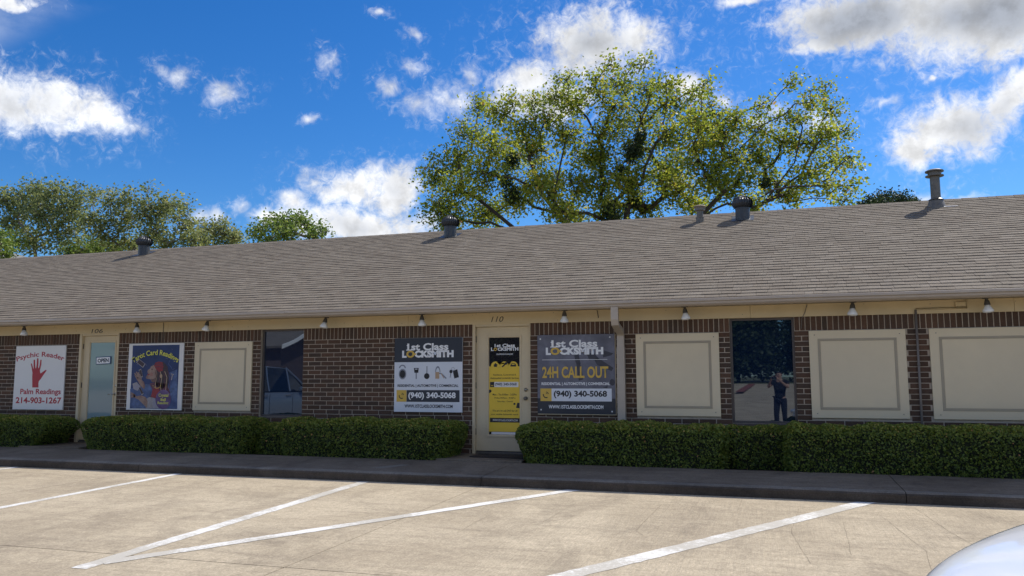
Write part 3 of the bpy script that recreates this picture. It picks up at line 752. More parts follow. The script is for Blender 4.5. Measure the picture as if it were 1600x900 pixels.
# tinted windows
for a, b, z0, z1, k in openings:
    if k != 'window': continue
    w = thing('window', None, None); w.parent = B
    f = MB(); t = .035; y0, y1 = .055, .12
    f.bbox(a, a + t, y0, y1, z0, z1, .003); f.bbox(b - t, b, y0, y1, z0, z1, .003); f.bbox(a + t + .001, b - t - .001, y0, y1, z1 - .05, z1, .003); f.bbox(a + t + .001, b - t - .001, y0, y1, z0, z0 + .035, .003)
    f.build('window_frame', m_frame_d, w)
    s = MB(); s.bbox(a + .001, b - .001, .002, .09, z0 - .02, z0 - .001, .003); s.build('window_sill', m_frame_d, w)
    q = MB(); q.box(a + t - .004, b - t + .004, .085, .091, z0 + .03, z1 - .045); q.build('window_pane', m_tint, w)
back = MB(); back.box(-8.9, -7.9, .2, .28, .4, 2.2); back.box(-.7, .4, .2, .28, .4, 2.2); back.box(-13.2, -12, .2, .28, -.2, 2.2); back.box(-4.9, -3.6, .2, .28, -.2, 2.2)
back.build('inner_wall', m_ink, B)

# ------------------------------------------------------------------ doors
def door(label, x0, x1, sx0, sx1, gx0, gx1, gz0, gz1, pane_mat):
    d = thing('door', label, None); d.parent = B
    f = MB()
    f.bbox(x0, sx0 - .004, -.010, .20, -.035, 2.09, .003); f.bbox(sx1 + .004, x1, -.006, .20, -.035, 2.09, .003); f.bbox(sx0 - .003, sx1 + .003, -.004, .20, 2.034, 2.0895, .003)
    f.build('door_frame', m_beige, d)
    th = MB(); th.bbox(sx0 - .003, sx1 + .003, .02, .19, -.034, -.004, .004); th.build('threshold', m_galv, d)
    s = MB(); y0, y1 = .045, .09
    s.bbox(sx0, gx0, y0, y1, .012, 2.03, .002); s.bbox(gx1, sx1, y0, y1, .012, 2.03, .002); s.bbox(gx0 + .0005, gx1 - .0005, y0, y1, gz1, 2.03, .002); s.bbox(gx0 + .0005, gx1 - .0005, y0, y1, .012, gz0, .002)
    s.build('door_leaf', m_beige, d)
    m = MB(); t, o = .026, .038
    m.bbox(gx0 - o, gx1 + o, y0 - .010, y0 - .0005, gz1 + o - t, gz1 + o, .002); m.bbox(gx0 - o, gx1 + o, y0 - .010, y0 - .0005, gz0 - o, gz0 - o + t, .002)
    m.bbox(gx0 - o, gx0 - o + t, y0 - .010, y0 - .0005, gz0 - o + t + .0005, gz1 + o - t - .0005, .002); m.bbox(gx1 + o - t, gx1 + o, y0 - .010, y0 - .0005, gz0 - o + t + .0005, gz1 + o - t - .0005, .002)
    m.build('glazing_bead', m_beige, d)
    g = MB(); g.box(gx0 - .003, gx1 + .003, y0 + .012, y0 + .018, gz0 - .003, gz1 + .003); g.build('door_pane', pane_mat, d)
    for hz in (.27, 1.02, 1.78):
        h = MB(); h.tube([(sx0 - .006, y0 - .010, hz), (sx0 - .006, y0 - .010, hz + .10)], .010, 8); h.bbox(sx0 - .025, sx0 - .003, y0 - .004, y0 - .001, hz, hz + .10, .001); h.build('hinge', m_black, d)
    sw = MB(); sw.box(sx0 + .002, sx1 - .002, y0 + .004, y1, -.003, .011); sw.build('door_sweep', m_ink, d)
    return d, y0
d1, dy = door('beige door with a pale blue pane and the number 106 above', -13.03, -12.06, -12.965, -12.085, -12.80, -12.20, .30, 1.90, m_blind)
h = MB(); h.lathe([(.03, 0), (.028, .008)], (-12.125, dy, .90), 14, (0, -1, 0)); h.tube([(-12.125, dy, .90), (-12.125, dy - .06, .90), (-12.15, dy - .065, .90), (-12.25, dy - .06, .895)], .010, 8)
h.lathe([(.026, 0), (.022, .012)], (-12.125, dy, 1.06), 14, (0, -1, 0)); h.build('door_handle', m_brass, d1, smooth=True)
d2, dy = door('beige door with a yellow notice filling the pane and the number 110 above', -4.735, -3.735, -4.682, -3.752, -4.462, -3.935, .275, 1.853, m_dglass)
h = MB(); h.lathe([(.030, 0), (.030, .006), (.014, .010), (.014, .03), (.028, .036), (.031, .05), (.020, .066)], (-3.825, dy, .862), 16, (0, -1, 0)); h.build('door_knob', m_galv, d2, smooth=True)
h = MB(); h.lathe([(.033, 0), (.031, .012), (.012, .014), (.012, .022)], (-3.825, dy, 1.0), 16, (0, -1, 0)); h.build('deadbolt', m_brass, d2, smooth=True)
# printed notice on the door pane
N = Face(d2, -4.462, -3.935, .275, 1.853, dy + .0115)
N.poly('notice', [(0, .03), (1, .03), (1, .70), (.93, .70)] + [(.79 + .155 * math.cos(R(t)), .70 + .052 * math.sin(R(t))) for t in range(0, 181, 15)] + [(.50 + .145 * math.cos(R(t)), .70 + .052 * math.sin(R(t))) for t in range(0, 181, 15)] + [(.21 + .155 * math.cos(R(t)), .70 + .052 * math.sin(R(t))) for t in range(0, 181, 15)] + [(0, .70)], m_yellow, 1)
N.rect('notice_strip', .08, .97, 0.003, .026, m_white, 1)
N.text('1st Class', .18, .85, .900, .935, m_letter, 2, .035); N.text('L', .06, .15, .862, .897, m_letter, 2, .04); N.text('CKSMITH', .28, .96, .862, .897, m_letter, 2, .04)
N.ring('ring', .205, .879, .040, .0135, .32, m_gold, 2)
N.text('Licensed & Insured', .24, .78, .826, .838, m_letter, 2, .0); N.line('rule', [(.24, .822), (.78, .822)], .008, m_letter, 2)
N.poly('house_icon', [(.16, .695), (.16, .712), (.13, .712), (.21, .735), (.29, .712), (.26, .712), (.26, .695)], m_ink, 2)
N.line('tool_icon', [(.43, .695), (.56, .732)], .045, m_ink, 2); N.ell('tool_icon', .56, .731, .045, .013, m_ink, 3)
N.poly('car_icon', [(.70, .698), (.70, .714), (.745, .733), (.84, .733), (.885, .714), (.885, .698)], m_ink, 2); N.rect('car_icon', .745, .84, .716, .727, m_yellow, 3)
N.text('Residence, Commercial &', .14, .88, .603, .622, m_ink, 2, .012); N.text('Automotive Locksmith Services', .04, .97, .570, .590, m_ink, 2, .012)
N.rect('number_bar', .03, .96, .487, .540, m_white, 2); N.rect('phone_box', .03, .17, .487, .540, m_ink, 3); N.ring('phone_icon', .10, .513, .04, .013, .2, m_yellow, 4, 200, 340)
N.text('(940) 340-5068', .20, .90, .495, .531, m_navy, 3, .02)
N.text('Mon - Thu 8:00am - 5:00Pm', .12, .90, .400, .420, m_ink, 2, .008); N.text('Friday 8:00am - 4:00Pm', .18, .86, .363, .383, m_ink, 2, .008); N.text('Saturday - Closed', .27, .77, .328, .348, m_ink, 2, .008)
N.ell('key_fob', .03, .445, .05, .016, m_ink, 2); N.line('key_fob', [(.02, .425), (.03, .455)], .03, m_ink, 3)
N.ell('key_fob', .83, .315, .035, .011, m_ink, 2); N.poly('key_fob', [(.88, .275), (1.0, .270), (1.0, .325), (.92, .328)], m_ink, 2)
N.text('We are on call 24/7 for all', .11, .92, .235, .255, m_ink, 2, .008); N.text('your mobile locksmith needs', .06, .95, .195, .216, m_ink, 2, .008)
N.rect('web_bar', .03, 1.0, .125, .170, m_ink, 2); N.text('WWW.1STCLASSLOCKSMITH.COM', .12, .93, .137, .157, m_letter, 3, .005)
# numbers on the frieze
Fz = Face(B, -12.73, -12.45, 2.085, 2.165, -.0235); Fz.text('106', 0, 1, 0, 1, m_black, 1, .0, name='house_number', shear=.15)
Fz = Face(B, -4.40, -4.185, 2.107, 2.197, -.0235); Fz.text('110', 0, 1, 0, 1, m_black, 1, .0, name='house_number', shear=.25)

# ------------------------------------------------------------------ signs
def board(name, label, x0, x1, z0, z1, mat, y=-.03, frame=None):
    t = thing(name, label, 'sign', ((x0 + x1) / 2, 0, z0))
    q = MB(); q.bbox(-(x1 - x0) / 2, (x1 - x0) / 2, y, -.004, 0, z1 - z0, .002); q.build('sign_board', mat, t)
    return t, Face(t, -(x1 - x0) / 2, (x1 - x0) / 2, 0, z1 - z0, y - .0003)
# palm reader
t, f = board('palm_reading_sign', 'white psychic reader sign with a red open hand', *signs[0], m_white)
hp = [(397,568),(397,430),(400,395),(392,345),(382,290),(388,284),(397,292),(411,352),(415,340),(414,300),(415,245),(424,240),(432,248),(434,300),(437,345),(444,340),(450,300),(456,230),(464,222),(473,232),(472,280),(468,330),(470,345),(478,335),(488,290),(494,248),(502,240),(510,250),(505,300),(495,345),(488,365),(492,400),(500,402),(530,380),(556,362),(568,366),(562,378),(530,420),(500,465),(475,495),(470,520),(470,568)]
f.poly('hand_print', [((x - 210 + 52 * (y - 80) / 745) / 585, 1 - (y - 80) / 745) for x, y in hp], m_redink, 1)
f.text('Psychic Reader', .03, .97, .805, .905, m_redink, 1, .02, arc=.62)
f.text('Palm Readings', .14, .95, .215, .325, m_redink, 1, .025); f.text('214-903-1267', .06, .97, .095, .195, m_redink, 1, .03)
# tarot
t, f = board('tarot_sign', 'white edged tarot card readings poster with a woman in a red headscarf', *signs[1], m_white)
a0, a1, b0, b1 = .07, .925, .02, .975
f.rect('poster_picture', a0, a1, b0, b1, m_night, 1)
def T(x, y): return ((x - 103 + 43 * (y - 90) / 743) / 615, 1 - (y - 88) / 745)
f.poly('mist', [T(110, 600), T(200, 560), T(300, 545), T(420, 560), T(640, 520), T(634, 815), T(112, 815)], m_mist, 2)
f.poly('mist', [T(540, 420), T(640, 380), T(635, 620), T(560, 640)], m_mist, 2.4)
f.poly('dark_hair', [T(395, 345), T(430, 300), T(490, 295), T(535, 350), T(545, 440), T(530, 560), T(470, 600), T(400, 560), T(380, 500), T(385, 420)], m_hairink, 3)
f.poly('face_print', [T(385, 330), T(350, 345), T(340, 370), T(315, 385), T(308, 410), T(318, 420), T(308, 440), T(290, 468), T(300, 485), T(340, 488), T(360, 520), T(400, 520), T(420, 430), T(405, 370)], m_skinink, 4)
f.poly('headscarf', [T(385, 335), T(400, 305), T(440, 292), T(478, 300), T(490, 350), T(480, 395), T(440, 410), T(405, 375)], m_scarf, 5)
f.ell('eye_print', *T(362, 378), .016, .008, m_hairink, 5, 10); f.poly('lips_print', [T(308, 432), T(330, 428), T(334, 442), T(312, 446)], m_scarf, 5); f.ell('cheek_print', *T(355, 435), .035, .03, m_redblush, 5, 14)
f.ell('earring', *T(462, 455), .022, .03, m_copper, 6, 10)
f.poly('shawl', [T(330, 540), T(400, 520), T(520, 540), T(560, 640), T(540, 720), T(400, 800), T(330, 700), T(370, 620)], m_shawl, 3)
f.poly('red_sleeve', [T(365, 600), T(430, 580), T(450, 650), T(400, 710), T(350, 680)], m_scarf, 5)
f.poly('white_sleeve', [T(330, 690), T(410, 700), T(440, 810), T(290, 815), T(270, 720)], m_cloth, 5)
for k in range(26):
    a_ = random.uniform(0, 6.28); u_, v_ = random.uniform(.10, .90), random.uniform(.45, .93)
    f.ell('star', u_, v_, .005, .004, m_cloth, 2.7, 6)
for k in range(9):
    x_ = 400 + k * 17; f.line('hair_strand', [T(x_, 400), T(x_ + 12 + k * 2, 470), T(x_ - 6 + k * 3, 560), T(x_ + 8, 620)], .010, (m_copper, m_hairink, m_shawl)[k % 3], 4)
f.poly('neck_shadow', [T(345, 490), T(362, 522), T(402, 522), T(408, 470), T(375, 485)], m_neck, 5)
f.line('headscarf_fold', [T(392, 330), T(440, 315), T(486, 345)], .010, m_shawl, 6); f.line('headscarf_fold', [T(398, 355), T(440, 345), T(484, 375)], .010, m_shawl, 6)
for x0_, y0_, x1_, y1_ in ((205, 480, 165, 420), (215, 480, 185, 405), (228, 485, 205, 412), (240, 492, 226, 430), (170, 668, 118, 640), (165, 676, 112, 662), (170, 684, 118, 688)): f.line('finger_print', [T(x0_, y0_), T(x1_, y1_)], .020, m_skinink, 6)
for k in range(7): f.ell('necklace', *T(372 + k * 14, 560 + (k - 3) ** 2 * -3 + 30), .008, .007, m_gold, 6, 8)
f.poly('lower_hand', [T(150, 655), T(185, 680), T(240, 670), T(290, 690), T(310, 740), T(300, 810), T(270, 780), T(210, 720), T(150, 690)], m_skinink, 6)
f.poly('raised_hand', [T(200, 470), T(240, 490), T(270, 520), T(285, 570), T(270, 600), T(235, 570), T(205, 520), T(160, 440)], m_skinink, 6)
f.poly('sleeve_frill', [T(140, 540), T(190, 520), T(230, 570), T(200, 620), T(150, 600)], m_cloth, 6)
for pts in ([(215, 258), (292, 318), (262, 362), (183, 298)], [(212, 385), (240, 372), (262, 465), (236, 470)], [(205, 575), (228, 570), (268, 655), (243, 668)]):
    f.poly('tarot_card', [T(*p) for p in pts], m_cloth, 7)
    c = [sum(p[0] for p in pts) / 4, sum(p[1] for p in pts) / 4]
    f.poly('card_face', [T(c[0] + (p[0] - c[0]) * .78, c[1] + (p[1] - c[1]) * .78) for p in pts], m_hairink, 8)
f.line('swirl', [T(560, 280), T(545, 320), T(570, 350), T(590, 390)], .012, m_mist, 3); f.line('swirl', [T(570, 430), T(605, 440)], .015, m_cloth, 3); f.line('swirl', [T(588, 435), T(575, 500)], .018, m_cloth, 3)
f.ell('crystal_ball', *T(484, 715), .14, .145, m_purple, 7)
f.text('Crystal', *[T(432, 690)[0], T(540, 690)[0]], T(0, 695)[1], T(0, 650)[1], m_lemon, 8, .02); f.text('Ball', T(455, 730)[0], T(512, 730)[0], T(0, 732)[1], T(0, 700)[1], m_lemon, 8, .02); f.text('Reading', T(420, 770)[0], T(540, 770)[0], T(0, 775)[1], T(0, 737)[1], m_lemon, 8, .02)
f.text('Tarot Card Readings', .09, .91, .80, .905, m_lemon, 8, .02, arc=1.15)
# locksmith board beside the door
t, f = board('locksmith_sign', 'pale locksmith sign with a charcoal top band and a row of padlocks and keys', *signs[2], m_bluewhite)
V = lambda y: 1 - (y - 56) / 797.0
U = lambda x, y=450: (x - 57 + 12 * (y - 56) / 797) / 732.0
f.rect('top_band', 0, 1, V(316), 1, m_navy, 1)
def logo(f, u0, u1, vt, vb, gap=.52):
    h = vt - vb; w = u1 - u0
    f.text('1st Class', u0 + .10 * w, u1 - .10 * w, vt - h * .50, vt, m_letter, 3, .035)
    f.text('L', u0, u0 + .09 * w, vb, vb + h * .50, m_letter, 3, .065); f.text('CKSMITH', u0 + .245 * w, u1, vb, vb + h * .50, m_letter, 3, .065)
    r = h * .25
    f.poly('lettering', [(u0 + .085 * w, vt - h * .15), (u0 + .135 * w, vt), (u0 + .135 * w, vt - h * .12), (u0 + .10 * w, vt - h * .20)], m_letter, 3.5); f.rect('lettering', u0 + .08 * w, u0 + .19 * w, vt - h * .50, vt - h * .43, m_letter, 4)
    f.ring('ring', u0 + .165 * w, vb + h * .25, .062 * w, r * .78, .30, m_gold, 4); f.line('key_icon', [(u0 + .20 * w, vb + h * .25), (u0 + .275 * w, vb + h * .25)], .022, m_gold, 5)
logo(f, .115, .875, V(112), V(268))
f.ring('padlock', U(140), V(380), .042, .038, .22, m_greyprint, 2, 0, 180); f.ell('padlock', U(142), V(445), .056, .072, m_greyprint, 2.4); f.ell('padlock', U(142), V(445), .042, .053, m_ink, 3)
f.poly('car_key', [(U(266), V(380)), (U(318), V(380)), (U(314), V(432)), (U(272), V(432))], m_ink, 2); f.line('car_key', [(U(292), V(430)), (U(292), V(498))], .016, m_greyprint, 2); f.rect('car_key', U(278), U(305), V(396), V(388), m_bluewhite, 3)
f.line('door_key', [(U(407), V(362)), (U(407), V(440))], .013, m_greyprint, 2); f.ell('door_key', U(406), V(468), .040, .040, m_ink, 2)
f.rect('brass_padlock', U(498), U(540), V(496), V(425), m_copper, 2.4); f.ring('brass_padlock', U(524), V(425), .032, .068, .18, m_greyprint, 2, 0, 180); f.line('brass_padlock', [(U(540), V(440)), (U(560), V(440)), (U(615), V(494))], .018, m_greyprint, 2); f.line('brass_padlock', [(U(560), V(440)), (U(590), V(490))], .012, m_copper, 3)
f.ell('key_fob', U(664), V(420), .022, .024, m_ink, 2.4); f.line('key_fob', [(U(664), V(435)), (U(655), V(485))], .010, m_greyprint, 2); f.poly('key_fob', [(U(683), V(415)), (U(730), V(395)), (U(748), V(480)), (U(700), V(494))], m_ink, 2); f.ring('key_fob', U(685), V(392), .020, .022, .1, m_greyprint, 2)
f.text('RESIDENTIAL | AUTOMOTIVE | COMMERCIAL', .052, .945, V(592), V(556), m_navy, 2, .03)
f.rect('phone_box', U(76, 680), U(184, 680), V(744), V(618), m_gold, 2); f.rect('number_bar', U(186, 680), U(752, 680), V(744), V(618), m_navy, 2)
def handset(f, u, v, s, sv, mat, lay):
    f.ring('phone_icon', u, v, s, sv, .17, mat, lay, 165, 300, 14); f.ring('phone_icon', u - s * .1, v + sv * .1, s * .95, sv * .95, .12, mat, lay, 10, 80, 8); f.ring('phone_icon', u - s * .15, v + sv * .15, s * .5, sv * .5, .2, mat, lay, 10, 80, 8)
handset(f, U(132, 680), V(680), .036, .036, m_ink, 3)
f.text('(940) 340-5068', U(205, 680), U(712, 680), V(722), V(640), m_letter, 3, .035)
f.text('WWW.1STCLASSLOCKSMITH.COM', .16, .865, V(808), V(772), m_navy, 2, .03)
# second locksmith board
t, f = board('locksmith_sign', 'dark grey locksmith sign with 24H CALL OUT in gold letters', *signs[3], m_stone, y=-.034)
V = lambda y: 1 - (y - 52) / 792.0
U = lambda x, y=300: (x - 34) / 780.0
f.rect('bottom_band', 0, 1, 0, V(690), m_navy, 1)
for pts in ([(410, 260), (455, 250), (475, 350), (425, 335)], [(540, 255), (600, 230), (660, 300), (560, 310)], [(690, 210), (800, 245), (780, 265), (700, 285)], [(605, 300), (650, 290), (800, 390), (780, 420), (640, 360)], [(430, 335), (470, 345), (500, 500), (455, 515)], [(690, 580), (740, 565), (735, 590)]):
    f.poly('key_shape', [(U(x), V(y)) for x, y in pts], m_key, 1)  # dark key shapes printed on the grey ground
f.ell('key_shape', U(785), V(530), .032, .042, m_key, 1)
logo(f, U(122), U(702), V(105), V(255))
f.line('rule', [(U(85), V(304)), (U(740), V(304))], .005, m_letter, 2)
f.text('24H CALL OUT', U(84), U(748), V(488), V(372), m_gold, 3, .028)
f.text('RESIDENTIAL | AUTOMOTIVE | COMMERCIAL', U(76), U(762), V(566), V(530), m_letter, 3, .03)
f.rect('number_bar', U(178), U(778), V(718), V(592), m_bluewhite, 2); f.rect('phone_box', U(64), U(178), V(718), V(592), m_gold, 2); handset(f, U(122), V(655), .036, .036, m_ink, 3)
f.text('(940) 340-5068', U(200), U(732), V(690), V(612), m_ink, 3, .035)
f.text('WWW.1STCLASSLOCKSMITH.COM', U(148), U(695), V(792), V(756), m_letter, 3, .03)
s = MB()
for u_, v_ in ((.04, .95), (.94, .96), (.045, .05), (.955, .035)):
    x, zz = f.xz(u_, v_); s.lathe([(.013, 0), (.012, .004), (.004, .006)], (x, f.y, zz), 10, (0, -1, 0))
s.build('bolt', m_bulb, t)
s = MB(); s.bbox(f.x0, f.x1 + .012, -.03, -.004, -.014, -.001, .002); s.bbox(f.x1 + .001, f.x1 + .012, -.03, -.004, 0, f.h, .002); s.build('backing_strip', m_beige, t)
# open sign in the door of 106
t = thing('open_sign', 'small blue edged OPEN sign in the door of 106', 'sign', (-12.46, .045, 1.55))
q = MB(); q.bbox(-.18, .18, -.008, .004, -.075, .075, .002); q.build('sign_board', M('blue_plastic', (.05, .10, .20), .4), t)
t.rotation_euler.y = R(-2)
f = Face(t, -.18, .18, -.075, .075, -.0085); f.rect('white_face', .05, .95, .10, .90, m_letter, 1); f.text('OPEN', .12, .88, .24, .76, m_navy, 2, .04)

# ------------------------------------------------------------------ lamps under the eave
lamps = [(-14.22, 'above the white palm reading sign', -8), (-11.43, 'between the number 106 and the tarot poster', 4), (-9.82, 'above the boarded panel beside the tarot poster', -10), (-7.36, 'over bare brick near the tinted window', -12), (-5.55, 'above the pale padlock sign', 3),
         (-3.10, 'above the 24H CALL OUT sign', 2), (-1.24, 'above the panel beside the downspout', 4), (1.10, 'above the panel beside the photographer reflection', 3), (2.77, 'above the panel past the conduit', 2)]
lp = None
for x, txt, tilt in lamps:
    if lp is None:
        lp = thing('flood_lamp', '', 'lamp')
        q = MB(); q.lathe([(.045, 0), (.045, -.018), (.02, -.022), (.014, -.05)], (0, 0, 0), 14); q.build('lamp_base', m_socket, lp, smooth=True)
        q = MB(); q.lathe([(.010, -.03), (.022, -.038), (.027, -.05), (.036, -.092), (.038, -.098)], (0, 0, 0), 14); q.build('lamp_holder', m_socket, lp, smooth=True)
        q = MB(); q.lathe([(.026, -.097), (.036, -.118), (.058, -.156), (.063, -.174), (.057, -.188), (.02, -.197), (0, -.198)], (0, 0, 0), 16); q.build('bulb', m_bulb, lp, smooth=True)
        o = lp
    else: o = copy_tree(lp)
    o.scale = (1.12, 1.12, 1.08); o.location = (x, -.24, 2.262); o.rotation_euler = (R(random.uniform(-10, 4)), R(tilt), random.random() * 6)
    tag(o, 'white bulb lamp in dark holder ' + txt, 'lamp', 'flood lamps along the eave')

# ------------------------------------------------------------------ roof vents
def turbine(label, x, y):
    t = thing('turbine_vent', label, 'roof vent', (x, y, roof_z(y)), 'turbine vents on the roof')
    q = MB(); q.lathe([(.145, -.08), (.145, .20), (.15, .205), (.15, .225), (.145, .23)], (0, 0, 0), 24); autosmooth(q.build('vent_collar', m_turb, t))
    q = MB(); q.add([(-.22, -.22, -.22 * PITCH + .02), (.22, -.22, -.22 * PITCH + .02), (.22, .22, .22 * PITCH + .02), (-.22, .22, .22 * PITCH + .02)], [(0, 1, 2, 3)]); q.build('flashing', m_turb, t)
    q = MB(); q.lathe([(.14, .225), (.178, .27), (.194, .325), (.18, .39), (.125, .445), (.02, .478)], (0, 0, 0), 24); q.build('vent_core', m_turb, t, smooth=True)
    q = MB(); nf = 22
    for k in range(nf):                                                     # curved blades round the head
        a = 2 * math.pi * k / nf; v = []
        for h_, rr in ((.225, .150), (.265, .198), (.325, .215), (.39, .200), (.45, .145), (.485, .06)):
            tw = a + (h_ - .23) * 1.1
            v += [(rr * math.cos(tw), rr * math.sin(tw), h_), ((rr - .035) * math.cos(tw + .24), (rr - .035) * math.sin(tw + .24), h_)]
        q.add(v, [(2 * j, 2 * j + 1, 2 * j + 3, 2 * j + 2) for j in range(5)])
    q.lathe([(.08, .475), (.05, .492), (.01, .50)], (0, 0, 0), 14)
    q.build('vent_blades', m_turb, t)
    return t
turbine('dark turbine vent on the roof above the beige door of 106', -15.85, 4.62)
turbine('dark turbine vent in front of the broad tree above the locksmith door', -7.02, 4.55)
turbine('dark turbine vent next to the short rusty capped pipe', -.49, 4.50)
t = thing('vent_pipe', 'short grey vent pipe with a rusty tan cap beside a turbine', 'vent pipe', (-1.35, 4.46, roof_z(4.46)))
q = MB(); q.lathe([(.085, -.08), (.08, .08), (.085, .085), (.085, .10), (.066, .105), (.066, .25)], (0, 0, 0), 18); autosmooth(q.build('pipe', m_galv, t))
q = MB(); q.lathe([(.075, .235), (.105, .245), (.105, .29), (.11, .295), (.12, .32)], (0, 0, 0), 20); autosmooth(q.build('collar', m_conduit, t))
q = MB(); q.lathe([(.135, .322), (.13, .335), (.09, .352), (.01, .358)], (0, 0, 0), 20); autosmooth(q.build('cap', m_rust, t))
t = thing('flue', 'tall grey metal flue with a flanged cap standing alone on the ridge', 'flue', (3.12, 4.60, roof_z(4.60)))
q = MB(); q.lathe([(.19, -.09), (.13, .10), (.105, .14)], (0, 0, 0), 22); autosmooth(q.build('flashing_cone', m_galv, t))
q = MB(); q.lathe([(.12, .12), (.14, .125), (.10, .15), (.088, .16), (.088, .60)], (0, 0, 0), 22); autosmooth(q.build('pipe', m_galv, t))
q = MB(); q.lathe([(.09, .585), (.165, .59), (.165, .605), (.12, .61), (.12, .655), (.125, .66), (.125, .675), (.168, .68), (.165, .70), (.11, .725), (.01, .735)], (0, 0, 0), 24); autosmooth(q.build('cap', m_galv, t))
q = MB(); q.add([(.1, -.16, -.16 * PITCH + .022), (.34, -.17, -.17 * PITCH + .022), (.34, -.15, -.15 * PITCH + .022), (.1, -.12, -.12 * PITCH + .022)], [(0, 1, 2, 3)]); q.build('flashing_edge', m_bulb, t)

# ------------------------------------------------------------------ doormat
q = MB(); q.bbox(-4.55, -3.66, -.62, -.14, -.033, -.016, .004)
tag(q.build('door_mat', m_mat), 'dark door mat in front of the locksmith door', 'door mat')

# ------------------------------------------------------------------ leaves
def leaf_mesh(name, pos, nrm, size, mat, tone, fold=0.35, aspect=0.75):
    """one folded four-cornered leaf per position; pos,nrm (n,3)"""
    n = len(pos); nrm = nrm / np.linalg.norm(nrm, axis=1, keepdims=True)
    a = rng.normal(size=(n, 3)); a -= (a * nrm).sum(1, keepdims=True) * nrm; a /= np.linalg.norm(a, axis=1, keepdims=True)
    b = np.cross(nrm, a); s = size[:, None]
    v = np.empty((n, 4, 3)); v[:, 0] = pos - a * s * .5; v[:, 2] = pos + a * s * .5
    v[:, 1] = pos + b * s * .5 * aspect + nrm * s * fold * .5 - a * s * .08; v[:, 3] = pos - b * s * .5 * aspect + nrm * s * fold * .5 - a * s * .08
    i = np.arange(n)[:, None] * 4
    loops = np.concatenate([i, i + 1, i + 2, i, i + 2, i + 3], 1).ravel()
    return raw_mesh(name, v.reshape(-1, 3), loops, 3, mat, np.repeat(tone, 2))

